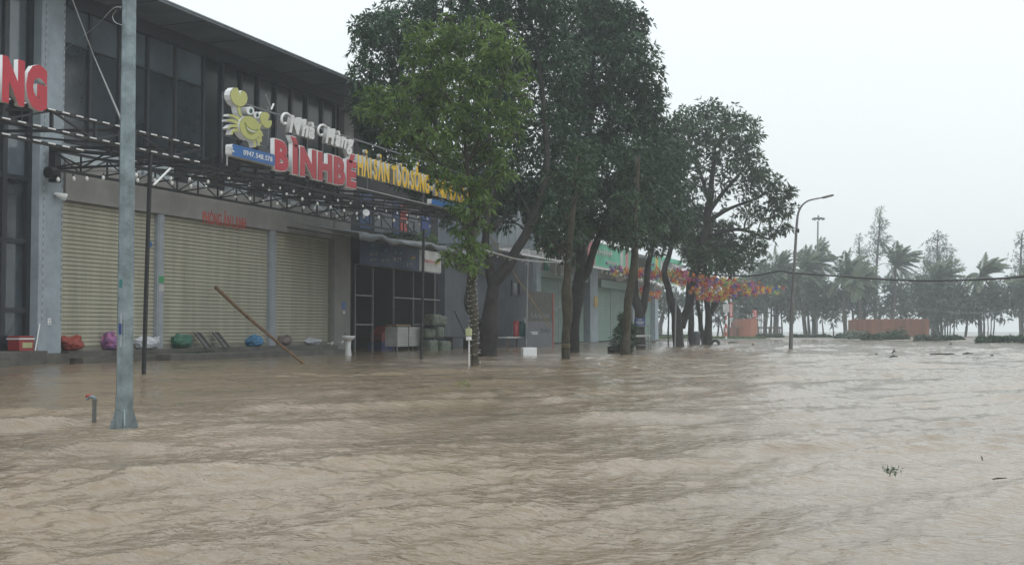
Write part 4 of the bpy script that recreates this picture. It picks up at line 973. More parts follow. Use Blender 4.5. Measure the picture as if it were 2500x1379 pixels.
    m.add(lv, [(3,2,1,0)]+[(i, (i+1) % 4, (i+1) % 4+4, i+4) for i in range(4)]+[(i+4, (i+1) % 4+4, (i+1) % 4+8, i+8) for i in range(4)]+[(i+8, (i+1) % 4+8, (i+1) % 4+12, i+12) for i in range(4)]+[(12,13,14,15)])
    m.build('foam_shell', 'foam', r, bevel=.01)
    p = at_z(1284, 866); q = at_d(1288, 625, (p-CAM).dot(FWD)); r = thing('thin_pole', (p.x, p.y, 0), 'thin white pole rising behind the styrofoam box', 'pole'); m = MB(); m.tube([(p.x, p.y, -.3), (q.x, q.y, q.z)], .03, 8); pl = m.build('pole', 'alu', r); m = MB(); zj = at_d(1285, 782, (p-CAM).dot(FWD)).z; m.tube([(p.x, p.y, zj-.08), (p.x, p.y, zj+.08)], .042, 8); m.build('joint', 'white', pl)
    # table with drinks jars
    X = 1.6; q = at_x(1265, 862, X); r = thing('drinks_table', (X, q.y, 0), 'small cluttered table with thin legs carrying two drink jars', 'table'); a, b = Yx(1240, X), Yx(1292, X); z1 = Zx(1265, 822, X)
    m = MB(); m.box((X-.6, a, z1-.05), (X, b, z1)); m.build('table_top', 'offwhite', r)
    for y in (a+.08, b-.08):
        for x in (X-.55, X-.05): m = MB(); m.bar((x, y, -.3), (x, y, z1-.05), .04); m.build('leg', 'bamboo', r)
    for px, mm, lab in ((1260, 'barrelred', 'red drinks jar on the small table'), (1275, 'teal', 'dark teal drinks jar on the small table')):
        y = Yx(px, X-.3); r2 = thing('drinks_jar', (X-.3, y, z1), lab, 'jar'); hh = Zx(px, 783, X-.3)-z1; w_ = .0
        rr = 7.5*(at_x(px, 800, X-.3)-CAM).dot(FWD)/F_PX; m = MB(); m.lathe((X-.3, y, z1+.003), [(rr*.9, 0), (rr, .05), (rr*1.02, hh*.8)], 16); m.build('body', mm, r2, smooth=True)
        m = MB(); m.lathe((X-.3, y, z1+.004+hh*.8), [(rr*1.05, 0), (rr*1.05, hh*.1), (rr*.5, hh*.2)], 16); m.build('lid', mm, r2)
    # dark standing signboard
    X = 1.9; a, b = Yx(1289, X), Yx(1349, X); q = at_x(1320, 850, X); zt = Zx(1349, 715, X); r = thing('standing_signboard', (X, (a+b)/2, 0), 'tall dark standing signboard with faded word SAIGON and THẢO below', 'signboard')
    zmid = Zx(1320, 785, X); m = MB(); m.box((X-.05, a, zmid), (X, b, zt)); m.build('upper_panel', 'posterdark', r)
    m = MB(); m.box((X-.05, a, -.3), (X, b, zmid-.002)); m.build('lower_panel', 'postergrey', r)
    m = MB(); m.box((X-.06, b+.002, -.3), (X+.02, b+.14, zt)); m.build('side_strip', 'bannerred', r)
    z = lambda py: Zx(1320, py, X)
    letters(r, 'SAIGON', Yx(1296, X), Yx(1341, X), z(776), z(765)-z(776), X+.002, .004, 'grey', 'grey', .02, per=False, name='lettering')
    letters(r, 'THẢO', Yx(1318, X), Yx(1344, X), z(812), z(802)-z(812), X+.002, .004, 'black', 'black', .03, per=False, name='lettering')
    m = MB(); m.box((X+.001, Yx(1296, X), z(812)), (X+.004, Yx(1313, X), z(809.5))); m.box((X+.001, Yx(1299, X), z(816)), (X+.004, Yx(1313, X), z(813.5))); m.build('print', 'white', r)
    a, b = at_x(1352, 758, 1.95), at_x(1378, 742, 1.6); r = thing('short_pole', a, 'short pale rod sticking out from the dark signboard edge', 'rod'); m = MB(); m.tube([a, b], .03, 6); m.build('rod', 'alu', r)
    # rope and fairy light cable
    r = thing('rope', at_x(1345, 800, 2.5), 'thin brown rope running down diagonally past the white pole', 'rope'); m = MB(); m.tube([at_d(1195, 575, 36), at_d(1270, 690, 37), at_d(1345, 800, 38)], .018, 5); m.build('rope', 'rope', r)
    r = thing('fairy_light_cable', at_d(1140, 615, 30), 'pale tangled light cable drooping between the lit trunk and the twin trunks', 'cable')
    m = MB(); A = [at_d(*p) for p in ((1072, 635, 33), (1105, 622, 31), (1145, 602, 27), (1200, 615, 30), (1260, 632, 33), (1310, 638, 35), (1350, 640, 36), (1390, 641, 37))]
    m.tube(spline(A, 6), .022, 5)
    for k in range(26):
        i = RNG.integers(len(A)-1); c = A[i].lerp(A[i+1], RNG.uniform()); m.tube(spline([c, c+Vector((0, .1, -.12*RNG.uniform(.3, 1.6))), c+Vector((0, .35*RNG.uniform(.5, 1), -.02))], 4), .006, 4)
    m.build('cable', 'wire', r)
shop_stuff()

def green_shop_stuff():
    # air conditioner, green banners, red board
    X = .35; q = at_x(1366, 660, X); a, b = Yx(1356, X), Yx(1379, X); z0, z1 = Zx(1366, 672, X), Zx(1366, 646, X); r = thing('air_conditioner', (X, (a+b)/2, z0), 'grey air conditioner unit above the first green shutter', 'air conditioner')
    m = MB(); m.box((-.04, a, z0), (X, b, z1)); m.build('casing', 'offwhite', r, bevel=.02)
    m = MB(); m.lathe((0, 0, 0), [(.001, 0), (.34, .001), (.34, .02), (.001, .021)], 20); m.v = [(X+z, a+.55+x, (z0+z1)/2+y) for x, y, z in m.v]; m.build('fan_grille', 'grey', r)
    X = 2.6; a, b = Yx(1436, X), Yx(1546, X); zb, zt = Zx(1436, 650, X), Zx(1460, 592, X)
    def banner(name, label, a, b, zb, zt, cols, X, cat='banner'):
        r = thing(name, (X, (a+b)/2, zb), label, cat); m = MB(); n = 20
        for i in range(n):
            u0, u1 = i/n, (i+1)/n; mi = [k for k, (t, _) in enumerate(cols) if u0 >= t-1e-6][-1]
            xa, xb = X+.025*math.sin(i*1.3), X+.025*math.sin((i+1)*1.3); ya_, yb_ = a+(b-a)*u0, a+(b-a)*u1
            m.add([(xa, ya_, zb), (xb, yb_, zb), (xb, yb_, zt), (xa, ya_, zt), (xa-.02, ya_, zb), (xb-.02, yb_, zb), (xb-.02, yb_, zt), (xa-.02, ya_, zt)], [(0,1,2,3), (7,6,5,4), (3,2,6,7), (4,5,1,0)]+([(0,3,7,4)] if i == 0 else [])+([(1,5,6,2)] if i == n-1 else []), mi)
        m.build('sheet', [c for _, c in cols], r)
        m = MB()
        for z in (zb, zt): m.bar((X+.02, a, z), (X+.02, b, z), .07)
        m.build('edge_bar', 'white', r); return r
    r = banner('green_banner', 'large bright green banner with pale tall lettering and pink left end over the second shutter', a, b, zb, zt, [(0, 'pinkred'), (.12, 'bannergreen'), (.66, 'offwhite'), (.72, 'bannergreen'), (.8, 'pinkred'), (.86, 'bannergreen'), (.92, 'offwhite')], X)
    H = zt-zb; y = a+(b-a)*.16; k = 0
    def fl(*q):
        m = MB()
        for p, q2 in q: m.box(p, q2)
        m.build('faded_letter', 'offwhite', r)
    while y < a+(b-a)*.48: fl(((X+.03, y, zb+H*.52), (X+.045, y+.16, zb+H*(.80-.03*(k % 3)))), ((X+.03, y, zb+H*.63), (X+.044, y+(.42 if k % 2 else .3), zb+H*.68))); y += .46; k += 1
    y = a+(b-a)*.36
    while y < a+(b-a)*.60: fl(((X+.03, y, zb+H*.24), (X+.045, y+.14, zb+H*.36))); y += .26
    y = a+.2
    while y < a+(b-a)*.6: fl(((X+.03, y, zb+H*.03), (X+.045, y+.22, zb+H*.08))); y += .36
    a2, b2 = Yx(1583, X), Yx(1612, X); banner('green_banner', 'narrow green and yellow banner right of the leaning mossy trunk', a2, b2, Zx(1583, 672, X), Zx(1583, 620, X), [(0, 'bannergreen'), (.6, 'plate'), (.8, 'bannergreen')], X)
    a3, b3 = Yx(1614, X), Yx(1664, X); zt3, zb3 = Zx(1664, 640, X), Zx(1664, 672, X); r = banner('menu_board', 'white picture board with green top edge at the far end of the banners', a3, b3, zb3, zt3, [(0, 'offwhite')], X, 'board')
    m = MB(); m.box((X+.03, a3, zt3-.22), (X+.06, b3, zt3+.05)); m.build('top_strip', 'bannergreen', r)
    m = MB()
    for u, v, s_ in ((.12, .5, .35), (.3, .55, .3), (.46, .6, .3), (.62, .45, .3), (.8, .35, .4), (.93, .5, .25)):
        y = a3+(b3-a3)*u; m.box((X+.03, y-.35, zb3+(zt3-zb3)*(v-.2)), (X+.045, y+.35, zb3+(zt3-zb3)*(v+.2*s_*2)))
    m.build('dish_picture', 'grey', r)
    a4, b4 = Yx(1584, X), Yx(1660, X); banner('ground_banner', 'slack green and white strip banner under the flowers', a4, b4, Zx(1584, 686, X), Zx(1584, 674, X), [(0, 'offwhite'), (.2, 'bannergreen'), (.4, 'offwhite'), (.7, 'bannergreen'), (.85, 'plate')], X)
    # white and red food board
    X = 2.2; a, b = Yx(1320, X), Yx(1382, X); zb, zt = Zx(1320, 610, X), Zx(1320, 566, X); r = thing('food_board', (X, a, zb), 'white advertising board with a red dish picture beside the pale upper wall', 'sign')
    m = MB(); m.box((X-.1, a, zb), (X, b, zt)); m.build('panel', 'offwhite', r)
    m = MB(); H = zt-zb; L_ = b-a; m.prism([(a+L_*.1, zb+.02), (b, zb+.02), (b, zb+H*.15), (a+L_*.55, zb+H*.3), (a+L_*.42, zb+H*.55), (a+L_*.3, zb+H*.5)], X+.001, X+.012); m.build('dish_picture', 'bannerred', r)
    m = MB()
    for u, v in ((.35, .7), (.42, .78), (.5, .7), (.62, .55), (.66, .4), (.75, .4), (.8, .62), (.7, .75)): m.box((X+.013, a+L_*u, zb+H*v), (X+.02, a+L_*(u+.05), zb+H*(v+.1)))
    m.build('print', 'grey', r)
    r = thing('awning_frame', (1.8, Yx(1320, 1.8), Zx(1275, 630, 1.8)), 'white bare awning frame under the pale upper wall', 'frame')
    m = MB(); X = 2.4; y0, y1 = Yx(1274, X), Yx(1372, X); z1, z0 = Zx(1274, 606, X), Zx(1274, 621, X)
    for z in (z0,): m.bar((X, y0, z), (X, y1, z), .06); m.bar((X-1, y0, z1), (X-1, y1, z1), .05)
    for k in range(7): y = y0+(y1-y0)*k/6; m.bar((X, y, z0), (X, y, z1), .04); m.bar((X-1, y, z1), (X, y, z1), .04)
    m.build('frame', 'white', r)
    # bulbs under the green banner
    bulb_string('string of white bulbs under the large green banner', [(1470,662),(1481,666),(1491,668),(1500,670),(1518,674),(1526,677),(1535,678),(1541,680)], 0, fn=lambda a_, b_: at_x(a_, b_, 2.3), rad=.07)
    bulb_string('string of white bulbs under the flower canopy between the V trunks', [(1560,682),(1566,684),(1585,689),(1595,690),(1605,694),(1613,697),(1622,699)], 0, fn=lambda a_, b_: at_x(a_, b_, 3.5), rad=.07)
    for px, py, lab in ((1512, 672, 'grey hanging loudspeaker under the large green banner'), (1603, 697, 'grey hanging loudspeaker under the strip banner')):
        q = at_x(px, py, 2.6); r = thing('hanging_speaker', q, lab, 'loudspeaker'); m = MB(); m.tube([q+Vector((.1, -.15, -.18)), q+Vector((-.05, .1, .12))], [.24, .1], 12); m.build('horn', 'offwhite', r); m = MB(); m.bar(q, q+Vector((0, 0, .4)), .03); m.build('bracket', 'black', r)
    # rack, plant tub, tin
    b = at_z(1562, 853); d = dep(853); s = d/F_PX; r = thing('wire_rack', (b.x, b.y, 0), 'pale wire rack table beside the forked trunk with blue plate', 'rack')
    m = MB(); h1, h2 = (853-822)*s, (853-796)*s; w_ = 24*s
    for sx in (-1, 1):
        for sy in (-1, 1): p = Vector((b.x, b.y, 0))+RIGHT*(w_*sx)+fwd_h*(.4*sy); m.bar((p.x, p.y, -.3), (p.x, p.y, h2 if sx > 0 else h1), .03)
    for h in (h1*.35, h2):
        for sy in (-1, 1): p = Vector((b.x, b.y, h))+fwd_h*(.4*sy); m.bar(p-RIGHT*w_*(.0 if h == h2 else 1), p+RIGHT*w_, .03)
    m.build('frame', 'alu', r); m = MB(); p = [Vector((b.x, b.y, 0))+RIGHT*(w_*i)+fwd_h*(.42*j) for i, j in ((-1,-1), (1,-1), (1,1), (-1,1))]
    m.add([(q.x, q.y, z) for z in (h1, h1+.07) for q in p], [(3,2,1,0), (4,5,6,7), (0,1,5,4), (1,2,6,5), (2,3,7,6), (3,0,4,7)]); m.build('shelf', 'offwhite', r)
    b = at_z(1523, 863); r = thing('potted_shrub', (b.x-.3, b.y+.6, 0), 'dense narrow leaved shrub in a dark tub around the leaning mossy trunk', 'shrub')
    s = dep(863)/F_PX; pt = []; dr = []
    for px, py, rp in ((1518, 800, 14), (1512, 818, 16), (1535, 812, 16), (1525, 790, 13), (1508, 838, 14), (1540, 832, 14), (1530, 850, 15), (1514, 852, 12), (1545, 800, 9), (1522, 775, 9)):
        c = at_d(px, py, dep(863)+.7); a, b_ = clump_points(c, rp*s, 42, .9); pt.append(a); dr.append(b_)
    leaves('foliage', np.concatenate(pt), np.concatenate(dr), .17, .03, LEAF_MID, r, 6); m = MB(); m.lathe((b.x-.3, b.y+.6, -.3), [(.3, 0), (.38, .38), (.40, .42), (.36, .42)], 14); m.build('tub', 'black', r)
    b = at_z(1487, 862); r = thing('mooring_stub', (b.x, b.y, 0), 'short dark stub standing in the water left of the potted shrub', 'stub'); m = MB(); m.tube([(b.x, b.y, -.3), (b.x, b.y, .16)], .05, 8); m.tube([(b.x-.05, b.y, .17), (b.x+.12, b.y+.1, .2)], .04, 6); m.build('stub', 'black', r)
green_shop_stuff()

# ------------------------------------------------------------------ flower strings
def garlands():
    rnd = random.Random(3); z = 3.1
    names = ['red', 'orange', 'yellow', 'blue', 'purple', 'pink', 'green']; cache = {}
    def rosette(k):
        if k in cache: return cache[k]
        m = MB()
        for i in range(6):
            a = i*math.pi/3; c, s = math.cos(a), math.sin(a); c2, s2 = math.cos(a+.55), math.sin(a+.55)
            m.add([(0, 0, 0), (c*.10, s*.10, .05), (c*.17+c2*.05, s*.17+s2*.05, -.02), (c2*.11, s2*.11, -.04)], [(0, 1, 2, 3)])
        me = bpy.data.meshes.new('rosette'); me.from_pydata(m.v, [], m.f); me.materials.append(FL[names[k]]); me.update(); cache[k] = me; return me
    lines = [((1488, 652), (1660, 662)), ((1500, 662), (1700, 672)), ((1560, 668), (1745, 681)), ((1585, 652), (1800, 684)), ((1640, 658), (1850, 691)), ((1650, 680), (1905, 705)), ((1668, 694), (1890, 712)), ((1675, 672), (1880, 703)), ((1690, 706), (1830, 708)), ((1700, 716), (1775, 719)), ((1573, 708), (1605, 716)), ((1660, 664), (1815, 692)), ((1655, 670), (1835, 700)), ((1680, 684), (1860, 708))]
    sides = ['nearest the green banner', 'under the green banner edge', 'crossing the mossy trunk', 'along the picture board', 'above the first big V trunk', 'longest, reaching the street lamp', 'low one ending at the street lamp', 'in the middle of the bright mass', 'lowest over the slim trunks', 'short low one by the forked trunk', 'seen through the gap under the banners', 'upper edge of the bright mass', 'thick middle one', 'lower middle one']
    for i, (a, b) in enumerate(lines):
        da, db = (54+1.0*i % 7, 62+(i*2.3) % 9); A, B = at_d(a[0], a[1], da), at_d(b[0], b[1], db)
        r = thing('flower_garland', A, 'string of mixed bright paper flowers, '+sides[i], 'garland', 'strings of paper flowers over the pavement')
        n = int((A-B).length/.11); n = min(max(8, n), 96); sag = .12+.1*rnd.random(); m = MB(); pts = []
        for k in range(n+1): t = k/n; p = A.lerp(B, t); p.z -= sag*4*t*(1-t)-.05*math.sin(k*1.7); pts.append(p)
        m.tube(pts, .012, 4); m.build('cord', 'cable', r)
        seq = rnd.randrange(7)
        for p in pts:
            if rnd.random() < .25: seq = rnd.randrange(7)
            k = seq if rnd.random() < .5 else rnd.randrange(7)
            if k in (3, 4, 5, 6) and rnd.random() < .35: k = rnd.choice((0, 1, 1, 2, 2))
            o = link('paper_flower', rosette(k), r); o.location = p+Vector((rnd.uniform(-.25, .25), rnd.uniform(-.1, .1), rnd.uniform(-.17, .12)))
            o.rotation_euler = (rnd.uniform(.9, 2.1), rnd.uniform(-.6, .6), rnd.uniform(-.9, .9)+YAW); s_ = rnd.uniform(.5, .8); o.scale = (s_, s_, s_)
garlands()

# ------------------------------------------------------------------ trees along the pavement
G1 = 'old trees along the pavement'; G2 = 'young trees at the kerb'
d = dep(868)
tree('broadleaf_tree', 'thick old tree with forked trunk and huge dark crown over the yellow letters', G1, d,
  [[(1192, 868, 52), (1192, 820, 44), (1197, 770, 36), (1204, 720, 32), (1212, 690, 30), (1240, 650, 27), (1275, 590, 25), (1302, 530, 22), (1322, 470, 20), (1335, 400, 17), (1330, 280, 12), (1310, 120, 8)],
   [(1206, 705, 26), (1196, 660, 22), (1184, 600, 20, -.3), (1190, 540, 17, -.3), (1205, 450, 14), (1190, 300, 10, .3)],
   [(1172, 795, 30), (1158, 770, 22, .2), (1144, 742, 21, .2), (1146, 700, 18, .3), (1148, 620, 15, .4), (1120, 480, 12, .6), (1060, 300, 8, .8)],
   [(1200, 560, 10), (1250, 510, 9, .3), (1262, 470, 8, .4)], [(1300, 540, 12), (1270, 480, 10), (1235, 400, 8)]],
  [(930,130,78),(895,185,42),(915,70,52),(1000,50,85),(1090,15,90),(1180,-15,95),(1270,-25,100),(1340,-15,90),(1150,130,110,1.2),(1270,110,110,1.2),(1345,150,100,.8),(930,250,52),(985,300,80,1.5),(1080,270,100,1.6),(1200,300,110,1.4),(1310,300,100,.8),
   (905,300,40,1.2),(925,345,42,1.4),(990,380,70,1.6),(1080,420,80,1.6),(1180,430,90,1.2),(1270,430,90,.6),(1330,500,70,.5),(1100,480,60,1.6),(890,215,30),(1220,200,80,.3),(1010,160,80,.5),(1390,420,70),(1180,520,50,1.0),(1245,480,34,.2),(880,235,28,1.0),(872,270,26,1.2),(895,300,34,1.4),(910,360,30,1.5),(940,400,34,1.6),(1000,440,44,1.7),(1050,480,44,1.7),(1010,230,80,1.6),(1120,540,36,1.4),(870,60,24),(960,70,50),(1230,540,30,.6),(1290,480,50,.6),(1300,560,24,.4,.6)],
  LEAF_DARK, 'bark', dens=64, ln=.22, wd=.055, n=8, flat=.9)
d = dep(860)
tree('broadleaf_tree', 'dark straight twin trunk tree with hanging lower leaves, second from the thick forked tree', G1, d,
  [[(1404, 861, 28), (1402, 800, 26), (1408, 740, 30), (1415, 700, 32), (1418, 650, 24), (1412, 560, 22), (1420, 440, 18), (1440, 300, 13), (1450, 120, 8)],
   [(1416, 690, 22), (1434, 660, 22), (1448, 610, 18), (1470, 560, 14), (1500, 470, 10)]],
  [(1420,30,95),(1490,90,90),(1440,170,105),(1530,140,70),(1570,190,50),(1545,60,42),(1550,245,72),(1590,250,40),(1440,290,110),(1540,330,90),(1600,320,45),(1390,380,90,1),(1480,410,100),(1570,420,80),(1395,480,80,1),(1470,510,85),(1550,520,80),(1380,560,55),(1345,590,36,.3),(1415,555,42),(1500,555,42),(1330,545,45,.4),(1480,35,80),(1410,230,80,1.4)],
  LEAF_DARK, 'bark', dens=62, ln=.24, wd=.06, n=8, flat=.95)
d = dep(850)
tree('broadleaf_tree', 'tree with V shaped trunk and small blue sign beside the wire rack', G1, d,
  [[(1560, 852, 26), (1562, 800, 26), (1560, 760, 26), (1552, 720, 20), (1548, 660, 17), (1552, 600, 16), (1560, 520, 12), (1565, 430, 8)],
   [(1564, 770, 20), (1572, 740, 17), (1580, 690, 16), (1586, 640, 14), (1600, 560, 11), (1610, 470, 8)]],
  [(1560,470,75),(1620,470,70),(1600,400,65),(1640,390,50),(1545,550,58),(1615,535,60),(1515,585,28),(1605,600,26),(1640,540,55),(1625,340,40),(1660,300,30),(1650,560,34)],
  LEAF_DARK, 'bark', dens=48, ln=.26, wd=.07, n=8, flat=.9)
d = dep(845)
tree('broadleaf_tree', 'tall airy tree with widest V trunk, branches showing against the sky', G1, d,
  [[(1655, 847, 28), (1655, 800, 26), (1650, 770, 24), (1638, 730, 18), (1630, 700, 16), (1622, 660, 14), (1640, 600, 12), (1660, 500, 9)],
   [(1664, 800, 22), (1680, 750, 22), (1686, 700, 22), (1700, 640, 24), (1722, 560, 22), (1732, 500, 18), (1738, 440, 12), (1745, 360, 7)],
   [(1730, 520, 12), (1765, 470, 9), (1810, 420, 6)], [(1728, 540, 12), (1780, 510, 9), (1860, 480, 5)], [(1722, 580, 12), (1800, 560, 8), (1880, 585, 5)], [(1732, 500, 10), (1715, 440, 8), (1690, 360, 5)]],
  [(1690,290,48),(1735,275,42),(1780,292,46),(1825,300,30),(1845,330,24),(1680,340,58),(1745,330,55),(1810,345,48),(1660,400,52),(1720,390,50,None,.6),(1780,395,55,None,.8),(1835,390,40),(1850,430,42),(1880,440,34),(1905,475,34),(1935,470,16),(1830,455,50,None,.6),(1770,450,45,None,.45),(1700,450,50,None,.7),(1880,505,44,None,.75),(1920,510,28),(1830,520,48,None,.55),(1770,560,46,None,.6),(1890,560,40,None,.55),(1925,560,20),(1845,585,42,None,.7),(1790,610,48),(1855,610,30,None,.7),(1740,620,42),(1700,590,48),(1680,530,45),(1720,650,34),(1780,645,30),(1650,470,44),(1660,540,44),(1700,520,40),(1740,560,34,None,.7),(1690,610,30),(1745,480,34,None,.5)],
  LEAF_MID, 'bark', dens=24, ln=.28, wd=.08, n=8, flat=.75, shell=.25, jitter=1.5, branch_n=4, twig=.016)
d = dep(840)
tree('broadleaf_tree', 'dark straight trunk tree behind the widest V trunk', G1, d,
  [[(1688, 840, 15), (1688, 790, 14), (1687, 740, 14), (1690, 680, 12), (1700, 600, 9)]], [(1695,600,45),(1670,590,30),(1740,600,40),(1715,560,50),(1680,690,14,None,.6)], LEAF_DARK, 'bark', dens=24, ln=.3, wd=.09)
d = dep(839.5)
tree('broadleaf_tree', 'slim twin trunk tree with one trunk leaning left, near the grey bin', G1, d,
  [[(1726, 841, 24), (1729, 800, 18), (1728, 760, 15), (1724, 715, 14), (1722, 660, 11), (1730, 600, 7)], [(1718, 836, 14), (1712, 800, 12), (1704, 750, 10), (1700, 705, 9), (1705, 640, 6)], [(1735, 765, 12), (1752, 735, 11), (1770, 705, 9), (1785, 670, 7)], [(1756, 735, 6), (1785, 726, 4), (1795, 720, 3)], [(1738, 770, 8), (1742, 720, 6), (1750, 640, 5)]],
  [(1770,640,42),(1735,600,45),(1800,620,38),(1700,640,34),(1830,640,26),(1790,722,10,None,.8)], LEAF_DARK, 'bark', dens=24, ln=.3, wd=.09)
d = dep(890)
yt = tree('young_tree', 'slender yellow green tree with trunk wrapped in fairy lights', G2, d,
  [[(1160, 892, 20), (1158, 830, 19), (1155, 760, 18), (1153, 700, 18), (1153, 640, 17), (1153, 560, 14), (1148, 470, 11), (1138, 380, 9), (1128, 280, 7), (1120, 160, 5)],
   [(1150, 500, 8), (1100, 430, 6, .3), (1040, 360, 4, .5), (960, 290, 3, .4)], [(1140, 400, 7), (1180, 320, 5, -.2), (1230, 200, 3, -.4)], [(1128, 300, 6), (1070, 200, 4), (1020, 110, 3)], [(1153, 600, 6), (1130, 640, 5, -.3), (1110, 650, 4, -.4)], [(1136, 170, 5), (1140, 190, 4), (1132, 145, 4)]],
  [(1110,85,40),(1045,70,22),(1020,100,30),(1010,140,34),(1070,120,48),(1150,110,44),(1195,80,28),(1240,70,20),(1230,120,34),(1265,105,16),(1200,150,48),(1110,170,46),(1050,190,44),(1000,200,26),(1160,210,46),(1230,200,36),(1275,220,20),(980,245,26),(940,255,28),(905,262,20),(1000,275,38),(1060,265,44),(1120,270,42),(1190,270,40),(1240,265,26),(920,285,24),(880,275,18),(895,235,20),(950,330,26),(985,395,22),(1000,60,18),(1180,45,18),(1275,140,20),(1290,180,16),(965,305,34),(1030,320,42),(1290,235,14),
   (1090,330,44),(1150,320,40),(1215,310,30),(1250,290,20),(1010,360,26),(1065,375,44),(1130,390,46),(1190,370,40),(1230,380,22),(1090,440,40),(1150,455,42),(1200,450,32),(1060,420,22),(1140,510,34),(1185,500,26),(1110,500,22),(1165,550,32),(1125,560,22),(1150,600,32),(1175,610,20),(1120,615,22),(1150,645,24),(1100,635,16),(1085,630,12),(1170,660,14),(960,220,22),(925,225,18),(1000,330,26),(950,270,28),(1035,235,30),(1085,225,36),(1260,330,24),(1275,280,20),(1215,420,28),(1245,430,20),(1040,130,30),(1160,60,22),(1090,45,18),(1215,110,28)],
  LEAF_YEL, 'barkolive', dens=70, ln=.19, wd=.047, n=7, flat=.55, shell=.2, jitter=1.0, twig=.012, spread=.9)
def spiral():
    r = thing('fairy_lights', at_d(1158, 830, d), 'pale fairy light cable wound round the slender yellow green tree trunk', 'fairy lights')
    m = MB(); pts = []; dots = []; n = 396
    for i in range(n):
        t = i/n; py = 885-t*255; c = at_d(np.interp(py, [630, 700, 760, 830, 890], [1153, 1153, 1155, 1158, 1160]), py, d); rr = np.interp(py, [630, 760, 890], [9.2, 10, 10.8])*d/F_PX+.012
        dz = 1.0 if py < 840 else .45; a = i*.34*dz + .3*math.sin(i*.21)
        p = c+Vector((math.cos(a)*rr, math.sin(a)*rr, .02*math.sin(i*.9))); pts.append(p)
        if i % 4 == 0: dots.append(p+Vector((math.cos(a)*.012, math.sin(a)*.012, 0)))
    m.tube(pts, .0052, 4); m.build('cable', mat('fairy_cable', (.20,.19,.155), .6), r); q = MB(); q.lathe((0, 0, 0), [(.002, -.010), (.009, 0), (.002, .010)], 6); o = q.build('bulb', 'bulb', r); o.location = dots[0]
    for p in dots[1:]: o2 = link('bulb', o.data, r); o2.location = p
spiral()
d = dep(875)
tree('young_tree', 'slim mossy trunk with a lump halfway and yellow ties near the water', G2, d,
  [[(1380, 877, 22), (1382, 830, 21), (1386, 780, 22), (1384, 745, 27), (1382, 710, 26), (1386, 670, 19), (1390, 600, 16), (1400, 500, 12), (1410, 380, 8)]],
  [(1390,440,50),(1420,380,46),(1380,520,42),(1420,480,46),(1365,600,28,.0,.7),(1410,560,34),(1340,575,22,0,.6),(1385,630,22,0,.5),(1330,610,16,0,.5)], LEAF_MID, 'barkolive', dens=48, ln=.2, wd=.06, n=7)
m = MB(); c = at_d(1381, 841, d)
for py in (841, 846): c = at_d(1381, py, d); m.lathe(c, [(11.5*d/F_PX, -.008), (12.6*d/F_PX, 0), (11.5*d/F_PX, .008)], 12)
tag(m.build('trunk_tie', 'rope'), 'pale yellow tie round the foot of the slim mossy trunk', 'tie')
d = dep(865)
tree('young_tree', 'leaning mossy trunk rising from the potted shrub into dark leaves', G2, d,
  [[(1524, 868, 24), (1527, 820, 22), (1533, 760, 20), (1541, 700, 19), (1548, 640, 18), (1550, 560, 14), (1555, 470, 10), (1560, 380, 7)]],
  [(1555,440,50),(1530,500,46),(1590,490,40),(1540,570,40),(1590,560,34),(1560,390,40)], LEAF_MID, 'barkolive', dens=44, ln=.22, wd=.06)
# the small blue sign on the V trunk
q = at_d(1563, 786, dep(850)-.25); r = thing('trunk_sign', q, 'small dark blue sign tied to the forked trunk by the wire rack', 'sign'); m = MB(); s = .0182
u = RIGHT; m.add([tuple(q+u*(a*11*s)+Vector((0, 0, b*9*s))-fwd_h*t) for t in (0, .02) for a, b in ((-1,-1), (1,-1), (1,1), (-1,1))], [(0,1,2,3), (7,6,5,4), (0,4,5,1), (1,5,6,2), (2,6,7,3), (3,7,4,0)]); m.build('panel', 'stickb', r)
m = MB()
for b, w_ in ((.45, .4), (-.1, .8), (-.5, .6)): m.add([tuple(q+u*(a*11*s*w_)+Vector((0, 0, (b+c)*9*s))-fwd_h*.025) for a, c in ((-1,0), (1,0), (1,.22), (-1,.22))], [(0, 1, 2, 3)])
m.build('lettering', 'offwhite', r)

# ------------------------------------------------------------------ things between the trunks
def pole(name, label, cat, bx, by, tx, ty, wpx, mm, group=None):
    d = dep(by); b = at_z(bx, by); t = at_d(tx, ty, d); r = thing(name, (b.x, b.y, 0), label, cat, group)
    m = MB(); m.tube([(b.x, b.y, -.35), tuple(t)], wpx/2*d/F_PX, 8); return r, m.build('pole', mm, r), d
pole('thin_post', 'thin black post left of the widest V trunk', 'post', 1631, 846, 1634, 690, 3, 'black')
pole('thin_post', 'pale steel post touching the widest V trunk', 'post', 1647, 846, 1651, 700, 4, 'alu')
pole('thin_post', 'thin black post between the widest V trunk and the straight dark trunk', 'post', 1679, 838, 1683, 740, 2.5, 'black')
pole('thin_post', 'thin black post in front of the slim twin trunk tree', 'post', 1714, 841, 1714, 690, 3, 'black')
pole('thin_post', 'pale thin pole rising along the V trunk with blue sign', 'post', 1541, 850, 1541, 640, 3, 'alu')
